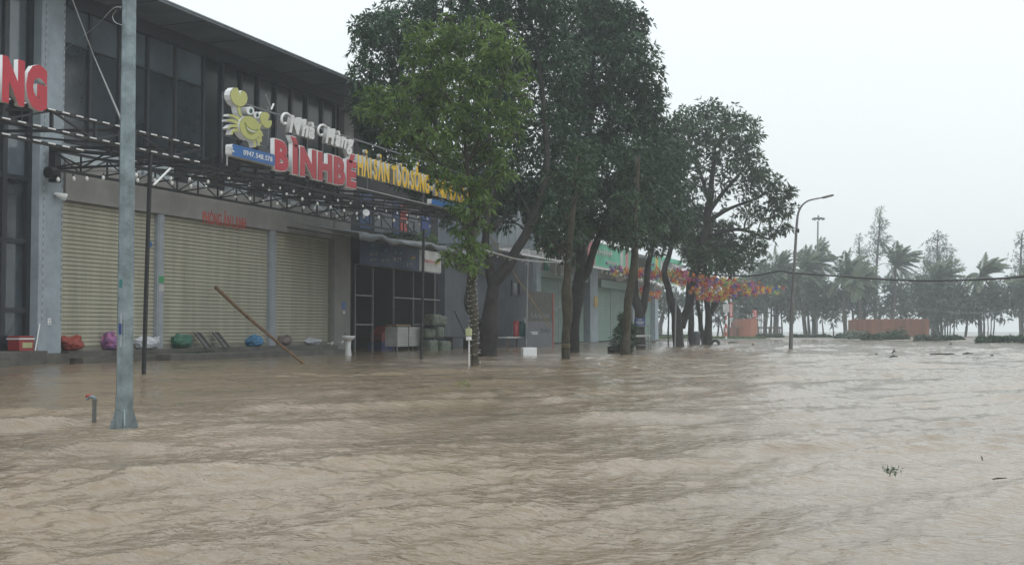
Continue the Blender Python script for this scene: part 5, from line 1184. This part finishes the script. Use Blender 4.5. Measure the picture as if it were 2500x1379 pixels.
def bin_():
    b = at_z(1702, 840); s = dep(840)/F_PX; r = thing('litter_bin', (b.x, b.y, 0), 'grey ribbed litter bin between the straight trunk and the slim twin trunks', 'bin')
    m = MB(); h = 26*s; n = 24; m.lathe((b.x, b.y, -.2), [(6.6*s, 0), (7*s, h+.2)], n); m.build('body', 'grey', r); m = MB(); m.lathe((b.x, b.y, h), [(7.8*s, 0), (7.8*s, .05), (6*s, .12)], n); m.build('rim', 'grey', r)
    m = MB()
    for k in range(12): a = k*math.pi/6; m.bar((b.x+7*s*math.cos(a), b.y+7*s*math.sin(a), 0), (b.x+7.2*s*math.cos(a), b.y+7.2*s*math.sin(a), h), .03)
    m.build('ribs', 'grey', r)
    b = at_z(1746, 841); s = dep(841)/F_PX; r = thing('black_tyre', (b.x, b.y, 0), 'half sunken black tyre right of the slim twin trunks', 'tyre')
    vs, fs = [], []; R1, r1 = 9*s, 3.6*s; N_, n_ = 28, 10
    for i in range(N_):
        a = 2*math.pi*i/N_
        for j in range(n_): bb = 2*math.pi*j/n_; vs.append((b.x+(R1+r1*math.cos(bb))*math.cos(a), b.y+r1*math.sin(bb)*1.2+.35*(R1+r1*math.cos(bb))*math.sin(a), .02+(R1+r1*math.cos(bb))*math.sin(a)))
    for i in range(N_):
        for j in range(n_): fs.append((i*n_+j, ((i+1) % N_)*n_+j, ((i+1) % N_)*n_+(j+1) % n_, i*n_+(j+1) % n_))
    m = MB(); m.add(vs, fs); m.build('tyre', 'black', r, smooth=True)
bin_()
def striped(label, bx, by, ty, board):
    d = dep(by); s = d/F_PX; b = at_z(bx, by); r = thing('striped_post', (b.x, b.y, 0), label, 'sign post', 'red and white striped sign posts'); n = 8; top = (by-ty)*s
    for k in range(n):
        m = MB(); m.tube([(b.x, b.y, -.3 if k == 0 else top*k/n), (b.x, b.y, top*(k+1)/n)], 1.9*s, 8); m.build('band', 'redpaint' if k % 2 else 'white', r)
    return r, b, s
def quad_board(r, name, c, w_, h, mm, t=.04):
    m = MB(); m.add([tuple(c+RIGHT*(a*w_/2)+Vector((0, 0, e*h/2))+fwd_h*tt) for tt in (0, t) for a, e in ((-1,-1), (1,-1), (1,1), (-1,1))], [(0,1,2,3), (7,6,5,4), (0,4,5,1), (1,5,6,2), (2,6,7,3), (3,7,4,0)]); return m.build(name, mm, r)
def signs():
    r, b, s = striped('red and white striped post with pale square board behind its top', 1773, 831, 750, 1)
    d = dep(831); quad_board(r, 'board', at_d(1773, 752, d+.1), 16*s, 20*s, 'offwhite')
    r, b, s = striped('red and white striped post with small red sign in front of the orange hut', 1840, 824.5, 756, 2); d = dep(824.5)
    q = quad_board(r, 'sign_plate', at_d(1844, 766, d-.1), 8*s, 18*s, 'redpaint'); 
    m = MB(); c = at_d(1844, 766, d-.13)
    for e in (-.25, .1, .35): m.add([tuple(c+RIGHT*(a*2.5*s)+Vector((0, 0, (e+f)*18*s))) for a, f in ((-1,0), (1,0), (1,.07), (-1,.07))], [(0,1,2,3)])
    m.build('marks', 'white', q)
    b = at_z(1779, 829); d = dep(829); s = d/F_PX; r = thing('banner_sign_post', (b.x, b.y, 0), 'dark post carrying a tall narrow red sign with white marks', 'sign post')
    t = at_d(1780, 725, d); m = MB(); m.tube([(b.x, b.y, -.3), tuple(t)], 3*s, 8); m.build('post', 'barkfar', r)
    quad_board(r, 'top_plate', at_d(1785, 731, d-.2), 6*s, 12*s, 'offwhite'); q = quad_board(r, 'sign_plate', at_d(1785, 757, d-.2), 7*s, 34*s, 'redpaint'); quad_board(r, 'bottom_plate', at_d(1785, 781, d-.2), 6*s, 10*s, 'offwhite')
    m = MB(); c = at_d(1785, 757, d-.24)
    for k in range(6): m.add([tuple(c+RIGHT*(a*1.7*s)+Vector((0, 0, (-13+k*4.6+f)*s))) for a, f in ((-1,0), (1,0), (1,2.6), (-1,2.6))], [(0,1,2,3)])
    m.build('marks', 'white', q)
signs()

# ------------------------------------------------------------------ lamps beyond, cable
def far_lamp():
    by = 851; d = dep(by); s = d/F_PX; b = at_z(1930, by); r = thing('street_lamp', (b.x, b.y, 0), 'slim curved street lamp leaning slightly at the far kerb, single arm to the right', 'lamp post')
    pts = [at_d(*p, d) for p in ((1930, 851), (1933, 760), (1938, 680), (1942, 600), (1946, 540), (1950, 517), (1958, 502), (1972, 491), (1990, 486), (2012, 482))]
    pts[0].z = -.3; rad = [5*s, 4.6*s, 4*s, 3.4*s, 3*s, 2.6*s, 2.3*s, 2.0*s, 1.8*s, 1.6*s]
    sp = spline(pts, 5); m = MB(); m.tube(sp, list(np.interp(np.linspace(0, 9, len(sp)), range(10), rad)), 10); m.build('pole', 'lampgrey', r, smooth=True)
    m = MB(); a, c = at_d(2006, 483.5, d), at_d(2036, 476, d); ax = (c-a); m.tube([a, a.lerp(c, .15), a.lerp(c, .85), c], [1.6*s, 3*s, 2.8*s, 1.4*s], 10); m.build('lamp_head', 'lampgrey', r, smooth=True)
    m = MB(); e = at_d(1930, 838, d); m.tube([at_d(1934, 790, d), at_d(1935, 740, d)], 5.2*s, 8); m.build('door_band', 'lampgrey', r)
    m = MB(); q = at_d(1943, 563, d); m.tube([q, q+RIGHT*.12], .09, 6); m.build('clamp', 'black', r)
    dd = 150; s = dd/F_PX; b = at_d(1993, 815, dd); r = thing('high_mast_lamp', (b.x, b.y, 0), 'tall thin mast with a ring of floodlights above the far palms', 'lamp post')
    m = MB(); m.tube([(b.x, b.y, 0), tuple(at_d(1997, 540, dd))], [4*s, 1.8*s], 8); m.build('mast', 'lampgrey', r)
    c = at_d(1998, 533, dd); m = MB(); m.lathe(c, [(2*s, -4*s), (10*s, -1*s), (11*s, 1*s), (3*s, 2*s), (1*s, 8*s)], 14); m.build('ring', 'lampgrey', r)
    hd = None
    for k in range(8):
        a = k*math.pi/4; p = c+Vector((math.cos(a)*11*s, math.sin(a)*11*s, -.5*s)); m = MB(); m.tube([p, p+Vector((math.cos(a)*4*s, math.sin(a)*4*s, -2*s))], [3*s, 2.6*s], 8); m.build('floodlight', 'lampgrey', r)
    r = thing('utility_cable', at_d(1940, 668, 50), 'black cable swinging across the whole background in front of the palms', 'cable')
    m = MB(); A = [at_d(*p) for p in ((1700, 668, 56), (1800, 674, 54), (1850, 672, 52), (1885, 665, 50.5), (1908, 662, 50), (1936, 667, 49), (2000, 671, 47), (2100, 678, 44), (2200, 684, 41), (2290, 685, 39), (2400, 682, 36), (2500, 675, 33), (2700, 650, 29))]
    m.tube(spline(A, 6), .032, 6); m.build('cable', 'cable', r)
    r = thing('utility_cable', at_d(2300, 760, 90), 'faint thin cable low behind the palms, right of the orange fence', 'cable')
    m = MB(); m.tube(spline([at_d(2225, 752, 100), at_d(2290, 759, 100), at_d(2380, 764, 100), at_d(2480, 758, 100), at_d(2600, 745, 100)], 5), .022, 5); m.build('cable', 'lampgrey', r)
far_lamp()

# ------------------------------------------------------------------ the far shore
def palm(label, tp, cp, size, dd, seed, sway=.45, n=30):
    rs = random.Random(seed); s = dd/F_PX; b = at_d(tp[0], tp[1], dd); c = at_d(cp[0], cp[1], dd); r = thing('palm_tree', (b.x, b.y, 0), label, 'palm tree', 'coconut palms on the far shore')
    m = MB(); mid = b.lerp(c, .5)+RIGHT*(rs.uniform(-.3, .3)); tr = spline([Vector((b.x, b.y, -.2)), mid, c], 6); m.tube(tr, list(np.linspace(5.5*s, 3.2*s, len(tr))), 9); m.build('trunk', 'barkfar', r, smooth=True)
    V = []; L_ = size*s*1.18; sway *= rs.uniform(.7, 1.5); L_ *= rs.uniform(.92, 1.1); wind = RIGHT*sway+fwd_h*rs.uniform(-.4, .2)+Vector((0, 0, rs.uniform(0, .35)))
    for k in range(n):
        az = k*2.4+rs.uniform(-.3, .3); el = rs.uniform(-.55, 1.35) if k > 6 else rs.uniform(.8, 1.45); hd = Vector((math.cos(az)*math.cos(el), math.sin(az)*math.cos(el), math.sin(el)))
        ln = L_*rs.uniform(.75, 1.1); p = c.copy(); v = (hd+wind*.5).normalized(); pts = [p.copy()]; N = 15
        for i in range(N):
            v = (v+Vector((0, 0, -.075-.035*(el < .5)))+wind*.05).normalized(); p = p+v*(ln/N); pts.append(p.copy())
        for i in range(1, N+1):
            t = i/N; tg = (pts[i]-pts[i-1]).normalized(); sd_ = tg.cross(Vector((0, 0, 1))); 
            if sd_.length < .05: sd_ = RIGHT.copy()
            sd_.normalize(); ll = ln*.30*math.sin(math.pi*(.12+.85*t))**.7
            V.append([pts[i-1]+Vector((0, 0, .03)), pts[i-1]-Vector((0, 0, .03))+sd_*.03, pts[i]-Vector((0, 0, .02))+sd_*.03, pts[i]])
            for sg in (-1, 1):
                for h in (0, .5):
                    o = pts[i-1].lerp(pts[i], h); dr = (tg*.75+sd_*sg*.8+Vector((0, 0, -.42+rs.uniform(-.25, .2)))+wind*.5).normalized(); e = o+dr*ll*rs.uniform(.8, 1.1); ww = tg*.085
                    V.append([o-ww, o+dr*ll*.5-ww*.9-Vector((0,0,.02)), e, o+dr*ll*.45+ww])
    V = np.array([[tuple(q) for q in qd] for qd in V]).reshape(-1, 3)
    np_mesh('crown', V, np.arange(len(V)).reshape(-1, 4), LEAF_PALM, r); return r
DP = 128
palm('palm behind the street lamp, its crown left of the high mast', (1968, 826), (1962, 662), 66, DP, 1)
palm('palm directly behind the curved street lamp at the left of the row', (1890, 826), (1893, 668), 62, DP-4, 2)
palm('palm with twin trunk look under the high mast', (1990, 826), (1985, 645), 64, DP+6, 3)
palm('bushy palm left of the tall thin casuarina', (2066, 826), (2062, 672), 66, DP-2, 4)
palm('palm with drooping fronds between the bushy palm and the orange fence', (2100, 828), (2098, 690), 54, DP-8, 5)
palm('clear standing palm with upright tuft above the orange fence', (2172, 822), (2186, 648), 66, DP+2, 6)
palm('palm in the dense clump at the right end of the orange fence', (2290, 828), (2288, 690), 66, DP-6, 7)
palm('clear standing palm with long right hand fronds near the right edge', (2394, 828), (2398, 672), 62, DP-10, 8)
palm('palm cut by the right edge of the picture', (2520, 832), (2512, 700), 60, DP-18, 9)
palm('small palm behind the flower strings, left of the curved lamp', (1868, 826), (1866, 690), 46, DP+10, 10)

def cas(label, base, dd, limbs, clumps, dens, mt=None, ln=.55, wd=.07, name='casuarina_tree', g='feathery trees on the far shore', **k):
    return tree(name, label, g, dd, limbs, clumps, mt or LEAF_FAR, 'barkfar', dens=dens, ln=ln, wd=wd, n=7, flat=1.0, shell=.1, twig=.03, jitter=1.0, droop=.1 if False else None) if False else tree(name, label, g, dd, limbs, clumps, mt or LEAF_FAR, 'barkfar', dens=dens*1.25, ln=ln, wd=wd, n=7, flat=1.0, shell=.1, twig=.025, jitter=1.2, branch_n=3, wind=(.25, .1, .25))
D1 = 140
cas('tall thin see through casuarina rising above the palms', None, D1, [[(2136, 826, 8), (2138, 700, 7), (2141, 640, 6), (2147, 560, 4), (2149, 510, 2)]],
    [(2149,512,9),(2145,530,15),(2155,545,16),(2140,555,18),(2150,570,22),(2128,585,18),(2165,585,18),(2145,600,24),(2120,610,18),(2170,620,18),(2140,625,20),(2110,640,16,None,.6),(2175,645,14)], 4.2)
cas('small thin casuarina top between the bushy palm and the tall one', None, D1+6, [[(2096, 826, 6), (2098, 640, 5), (2098, 585, 2)]], [(2098,578,8),(2100,595,13),(2090,612,14),(2108,615,14),(2096,632,18),(2112,650,16),(2084,650,14)], 4)
cas('casuarina with rounded top right of the clear standing palm', None, D1-4, [[(2290, 828, 8), (2290, 700, 7), (2288, 620, 5), (2290, 575, 2)]], [(2288,572,8),(2305,580,10),(2280,590,16),(2300,600,18),(2318,605,14),(2275,615,22),(2300,630,26),(2262,640,20),(2325,635,20),(2285,655,28),(2310,665,26),(2260,670,22),(2335,650,16)], 5.5)
cas('tall feathery tree at the right edge behind the cut palm', None, D1-6, [[(2492, 832, 8), (2490, 720, 7), (2492, 640, 5), (2495, 570, 3)]], [(2495,570,10),(2488,590,14),(2502,600,18),(2480,625,14),(2500,640,24),(2478,660,16),(2515,665,24),(2495,690,28),(2470,700,16)], 4.5)
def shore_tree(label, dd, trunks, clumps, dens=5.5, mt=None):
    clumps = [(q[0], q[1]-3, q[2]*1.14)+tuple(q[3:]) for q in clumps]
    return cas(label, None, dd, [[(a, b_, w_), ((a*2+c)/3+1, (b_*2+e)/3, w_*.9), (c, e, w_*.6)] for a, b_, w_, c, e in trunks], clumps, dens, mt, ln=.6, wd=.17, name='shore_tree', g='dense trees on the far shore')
shore_tree('dark rounded tree filling the gap left of the orange hut', 118, [(1606, 824, 14, 1618, 770), (1630, 824, 5, 1632, 760), (1588, 824, 7, 1596, 770)], [(1600,735,30),(1625,715,32),(1595,765,14,None,.6),(1640,750,20),(1615,765,16,None,.6),(1585,720,20),(1570,760,14,None,.5),(1650,730,20)], 6)
shore_tree('tree right of the slim twin trunks with open foliage', 118, [(1776, 824, 9, 1768, 770), (1752, 822, 5, 1755, 770), (1766, 822, 4, 1752, 760)], [(1760,735,28),(1775,770,18,None,.6),(1750,770,14,None,.6),(1745,745,22),(1700,735,28),(1670,740,22),(1745,790,9,None,.5)], 6)
shore_tree('dense dark tree hanging over the orange hut', 122, [(1806, 822, 7, 1810, 770), (1818, 822, 6, 1820, 760)], [(1810,745,32),(1830,720,36),(1800,700,34),(1850,745,28),(1835,765,18),(1805,770,14),(1860,715,30)], 9)
shore_tree('row of five straight trunks under one dark crown right of the orange hut', 124, [(1867, 826, 9, 1873, 740), (1881, 826, 6.5, 1883, 740), (1889, 826, 6, 1890, 745), (1897, 826, 5.5, 1899, 750), (1909, 824, 4.5, 1906, 745)], [(1875,700,36),(1900,690,38),(1920,715,32),(1860,730,26),(1900,735,30),(1925,750,24),(1935,690,34),(1915,765,18,None,.7),(1870,670,30),(1850,690,30),(1940,775,14,None,.5)], 9)
shore_tree('dark tree with thin trunks behind the high mast foot', 130, [(1975, 828, 8, 1972, 760), (1984, 828, 7, 1984, 760), (2010, 826, 5, 2007, 785)], [(1965,710,36),(1995,700,36),(1980,745,30),(2015,730,28),(2000,765,24,None,.6),(2025,765,20,None,.5),(1955,745,22)], 8)
shore_tree('dark mass of leaves under the bushy palm', 130, [(2062, 828, 6, 2066, 770), (2085, 826, 8, 2082, 760), (2112, 826, 10, 2110, 760), (2034, 826, 4, 2033, 790)], [(2060,725,36),(2090,715,38),(2115,735,30),(2050,760,18),(2100,765,18),(2035,780,16,None,.5),(2075,690,34),(2125,705,28),(2140,760,24,None,.5)], 8.5)
shore_tree('dark leafy tree behind the clear standing palm', 132, [(2176, 828, 10, 2178, 750), (2200, 828, 6, 2198, 750)], [(2180,735,30),(2205,720,30),(2195,760,26,None,.55),(2225,745,28),(2160,765,20,None,.5),(2215,780,18,None,.5),(2180,700,22)], 7)
shore_tree('broad dark tree over the right end of the orange fence', 120, [(2280, 830, 14, 2282, 750), (2298, 830, 8, 2296, 750)], [(2265,720,40),(2300,710,42),(2330,720,36),(2250,755,28),(2285,760,34),(2320,760,32),(2345,745,26),(2240,700,26),(2275,790,22)], 9.5)
shore_tree('group of thin trunks right of the fence under low leaves', 124, [(2306, 826, 4, 2308, 770), (2312, 826, 3.5, 2314, 770), (2318, 826, 3.5, 2320, 770), (2327, 826, 4, 2331, 765)], [(2320,745,28),(2345,755,26),(2335,725,26),(2365,765,18,None,.6)], 8)
shore_tree('leaning short tree in the gap right of the thin trunks', 120, [(2354, 828, 7, 2362, 780)], [(2362,765,22),(2378,750,24),(2350,755,20),(2385,775,14,None,.6)], 8)
shore_tree('dark tree with many thin trunks below the long fronded palm', 118, [(2401, 832, 6, 2402, 770), (2411, 832, 3.5, 2412, 770), (2418, 832, 3.5, 2420, 770), (2424, 832, 4, 2428, 768)], [(2405,735,32),(2430,750,28),(2385,745,24),(2440,730,24),(2450,765,18,None,.6),(2420,710,24)], 9)
shore_tree('dark tree with straight trunk near the right picture edge', 114, [(2494, 834, 9, 2496, 740)], [(2490,720,34),(2470,745,22),(2505,750,26),(2475,700,24),(2510,700,30)], 8)

def far_things():
    # orange hut of bare brick with a scaffold, orange corrugated fence, benches
    dd = 112; s = dd/F_PX; r = thing('brick_hut', at_d(1820, 822, dd), 'small bare orange brick hut under the dark trees', 'hut')
    def loc(px, py, off=0): p = at_d(px, py, dd+off); return p
    a, b, c = loc(1798, 822, 2.5), loc(1834, 822), loc(1850, 822, 1.2); h = loc(1834, 778).z
    m = MB(); back = fwd_h*3; vs = [(p.x, p.y, z) for z in (-.1, h) for p in (a, b, c, c+back, a+back)]
    m.add(vs, [(0,1,6,5), (1,2,7,6), (2,3,8,7), (3,4,9,8), (4,0,5,9), (5,6,7,8,9)]); m.build('wall', 'brick', r)
    p0 = loc(1780, 822, 2); p1 = loc(1796, 822, 2.2); h2 = loc(1780, 798, 2).z; m = MB(); m.add([(q.x, q.y, z) for z in (-.1, h2) for q in (p0, p1, p1+back, p0+back)], [(0,1,5,4), (1,2,6,5), (2,3,7,6), (3,0,4,7), (4,5,6,7)]); m.build('low_wall', 'brick', r)
    r = thing('scaffold', loc(1855, 822, 1), 'thin metal cage frame around the brick hut', 'scaffold'); m = MB()
    for px in (1790, 1797, 1851, 1856, 1860):
        q = loc(px, 822, 1.5); m.bar((q.x, q.y, 0), (q.x, q.y, loc(1790, 768).z), .07)
    for pz in (768, 782, 798):
        m.bar(loc(1785, pz, 1.5), loc(1861, pz, 1.5), .05)
    m.build('frame', 'grey', r)
    r = thing('rail_fence', at_d(1885, 822, 116), 'low dark rail fence between the five straight trunks', 'fence'); m = MB()
    for z in (.35, .95): a, b = at_d(1850, 815, 116), at_d(1908, 815, 116); m.bar((a.x, a.y, z), (b.x, b.y, z), .14)
    m.build('rail', 'barkfar', r)
    for k in range(5): q = at_d(1852+k*13, 815, 116); m = MB(); m.bar((q.x, q.y, -.1), (q.x, q.y, 1.05), .12); m.build('post', 'barkfar', r)
    dd = 118; a, b = at_d(2080, 826, dd), at_d(2268, 826, dd-4); h = at_d(2080, 781, dd).z
    r = thing('corrugated_fence', a, 'rusty orange corrugated metal fence on the far shore', 'fence'); m = MB(); n = 120; prof = []
    for i in range(n*2+1): p = a.lerp(b, i/(n*2)); p = p-fwd_h*(.06 if (i//2) % 2 else 0); prof.append(p)
    vs = [(p.x, p.y, -.1) for p in prof]+[(p.x, p.y, h) for p in prof]; N = len(prof); m.add(vs, [(i, i+1, i+1+N, i+N) for i in range(N-1)]); o = m.build('sheet', 'corr', r); sm = o.modifiers.new('t', 'SOLIDIFY'); sm.thickness = .03; sm.offset = 1
    m = MB(); m.bar(Vector((a.x, a.y, h+.03))-fwd_h*.03, Vector((b.x, b.y, h+.03))-fwd_h*.03, .09); m.build('top_rail', 'corr', r)
    e = a+fwd_h*1.2; m = MB(); m.add([(a.x, a.y, -.1), (e.x, e.y, -.1), (e.x, e.y, h), (a.x, a.y, h)], [(0,1,2,3)]); o = m.build('side_sheet', 'corr', r); sm = o.modifiers.new('t', 'SOLIDIFY'); sm.thickness = .03
    # clipped hedges and bushes along the edge of the flood
    def hedge(label, x0, x1, yt, yb, mt, nx=7, name='hedge', jag=.3):
        dd = min(dep(yb), 108); s = dd/F_PX; c = at_d((x0+x1)/2, yb, dd); r = thing(name, (c.x, c.y, 0), label, name, 'hedges along the far shore'); pt, dr = [], []; rr = (yb-yt)*s*.62
        k = max(2, int((x1-x0)*s/(rr*1.1)))
        for i in range(k):
            q = at_d(x0+(x1-x0)*(i+.5)/k, yb, dd+random.uniform(0, .8)); q.z = rr*.45*random.uniform(1-jag, 1+jag); a_, b_ = clump_points(q, rr*random.uniform(.9, 1.15), int(95*max(.6, rr)**1.5), .8, .5, .5); pt.append(a_); dr.append(b_)
        leaves('foliage', np.concatenate(pt), np.concatenate(dr), .28, .12, mt, r, 6)
        m = MB(); a_, b_ = at_d(x0+2, yb, dd+.6), at_d(x1-2, yb, dd+.6); m.tube([(a_.x, a_.y, .0), (b_.x, b_.y, .0)], rr*.55, 8); m.build('inner_twigs', 'hedge', r)
    hedge('low dark clipped hedge right of the curved street lamp', 1936, 1965, 815, 824, LEAF_DARK); hedge('low hedge at the foot of the high mast', 1978, 2028, 816, 824, LEAF_DARK)
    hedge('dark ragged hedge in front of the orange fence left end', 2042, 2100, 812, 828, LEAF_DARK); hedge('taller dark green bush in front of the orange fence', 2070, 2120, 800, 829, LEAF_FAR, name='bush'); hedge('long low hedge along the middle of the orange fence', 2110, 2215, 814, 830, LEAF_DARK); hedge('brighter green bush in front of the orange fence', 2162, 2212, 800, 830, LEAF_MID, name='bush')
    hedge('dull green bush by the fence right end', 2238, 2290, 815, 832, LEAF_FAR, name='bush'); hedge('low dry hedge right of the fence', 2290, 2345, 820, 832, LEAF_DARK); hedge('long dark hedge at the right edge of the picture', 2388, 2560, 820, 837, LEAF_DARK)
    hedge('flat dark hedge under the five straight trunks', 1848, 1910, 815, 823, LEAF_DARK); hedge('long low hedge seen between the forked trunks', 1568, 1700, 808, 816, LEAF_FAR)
    # grass island with kerb
    a = [at_z(*p) for p in ((1440, 832.5), (1700, 832), (1868, 831), (1882, 829.5), (1868, 827.5), (1700, 826), (1440, 826))]
    m = MB(); n = len(a); vs = [(p.x, p.y, z) for z in (-.3, .10) for p in a]; m.add(vs, [tuple(range(n, 2*n))]+[(i, (i+1) % n, (i+1) % n+n, i+n) for i in range(n)]); struct(m.build('traffic_island', 'concrete'))
    P_ = []
    A, B, C_, D_ = a[0], a[2], a[4], a[6]
    N = 5200; u = RNG.uniform(0, 1, N); v = RNG.uniform(.08, .92, N); AA, BB, CC, DD = [np.array(q) for q in (A, B, C_, D_)]
    c = (AA*(1-u)[:, None]+BB*u[:, None])*(1-v)[:, None]+(DD*(1-u)[:, None]+CC*u[:, None])*v[:, None]; c[:, 2] = .10
    o = leaves('grass', c, np.tile([0., 0, 1], (N, 1)), .20, .05, LEAF_GRASS, None, 3, .5, 0); tag(o, None, None, None, 'stuff')
far_things()

# ------------------------------------------------------------------ floating rubbish
def debris():
    def leaf_patch(label, px, py, wpx, hz, mt, n=14, ln=None):
        d = dep(py); s = d/F_PX; c = at_z(px, py); r = thing('floating_leaves', (c.x, c.y, 0), label, 'debris', 'floating rubbish'); N = n
        p = np.array([tuple(c+RIGHT*RNG.normal()*wpx*s*.28+fwd_h*RNG.normal()*wpx*s*.2+Vector((0, 0, .012+hz*s*RNG.uniform(0, 1)))) for _ in range(N)])
        dr = RNG.normal(size=(N, 3))*np.array([1, 1, .3]); dr /= np.linalg.norm(dr, axis=1)[:, None]
        leaves('leaf', p, dr, ln or wpx*s*.3, (ln or wpx*s*.3)*.28, mt, r, 2, .8, -.05)
    leaf_patch('pale green leafy twig floating in front of the lit slender trunk', 1130, 939, 38, 3, LEAF_YEL, 16); leaf_patch('small dark green sprig standing in the waves below the wire rack', 1494, 1013, 16, 10, LEAF_MID, 7)
    leaf_patch('dark green leaf clump floating in the right foreground', 2175, 1156, 44, 5, LEAF_MID, 30); leaf_patch('little leaf scrap above the dark green clump', 2143, 1108, 12, 3, LEAF_MID, 5); leaf_patch('small leaf heap left of the far hedge line', 2382, 880, 18, 4, LEAF_DARK, 10)
    def stick(label, px, py, wpx, hp, seed):
        d = dep(py); s = d/F_PX; c = at_z(px, py); r = thing('floating_stick', (c.x, c.y, 0), label, 'debris', 'floating rubbish'); rs = random.Random(seed); m = MB()
        a = c-RIGHT*wpx*s*.5+Vector((0, 0, .01)); b = c+RIGHT*wpx*s*.5+fwd_h*rs.uniform(-.2, .2)+Vector((0, 0, hp*s*.4+.015)); m.tube([a, a.lerp(b, .4)+Vector((0, 0, hp*s*.5)), b], [1.3*s, 2.0*s, .9*s], 6)
        m.tube([a.lerp(b, .35), a.lerp(b, .45)+Vector((0, 0, hp*s))+RIGHT*wpx*s*.1], [1.6*s, .8*s], 5); m.build('stick', 'debris', r)
    for px, py, w_, hp, lab in ((2183, 863, 10, 9, 'dark pointed stump sticking out of the far water'), (2180, 872, 16, 3, 'dark twig just below the pointed stump'), (2142, 867, 8, 3, 'tiny dark scrap left of the pointed stump'), (2300, 866, 60, 2, 'long thin line of drifting sticks on the far water'), (2363, 866, 26, 5, 'dark floating branch near the right hedge'), (2423, 871, 14, 4, 'small dark lump floating right of the branch'), (2322, 842, 8, 4, 'tiny dark lump near the far water edge'),
        (2105, 828, 5, 9, 'short dark stake in the water before the orange fence'), (2410, 1127, 22, 2, 'thin dark stick floating at right'), (2440, 1174, 34, 2, 'thin dark twig floating lower at the right edge'), (1790, 837, 24, 2, 'flat dark debris line before the grass island'), (1838, 842, 5, 2, 'tiny dark scrap left of the curved lamp'), (1595, 836, 14, 3, 'dark scrap floating by the pale post'), (2320, 866, 20, 2, 'dark stick at the end of the drifting line')):
        stick(lab, px, py, w_, hp, px)
debris()

# ------------------------------------------------------------------ wet sea air
def haze():
    m = MB(); m.box((-236, -56, -2.2), (326, 566, 24)); o = m.build('haze', []); tag(o, None, None, None, 'stuff')
    hm = bpy.data.materials.new('haze'); hm.use_nodes = True; t = hm.node_tree; t.nodes.clear()
    v = t.nodes.new('ShaderNodeVolumePrincipled'); ou = t.nodes.new('ShaderNodeOutputMaterial'); v.inputs['Density'].default_value = HAZE; v.inputs['Color'].default_value = (.88, .95, 1, 1); v.inputs['Density Attribute'].default_value = ''
    v.inputs['Anisotropy'].default_value = .2
    t.links.new(v.outputs[0], ou.inputs['Volume']); o.data.materials.append(hm)
HAZE = .0017
haze()
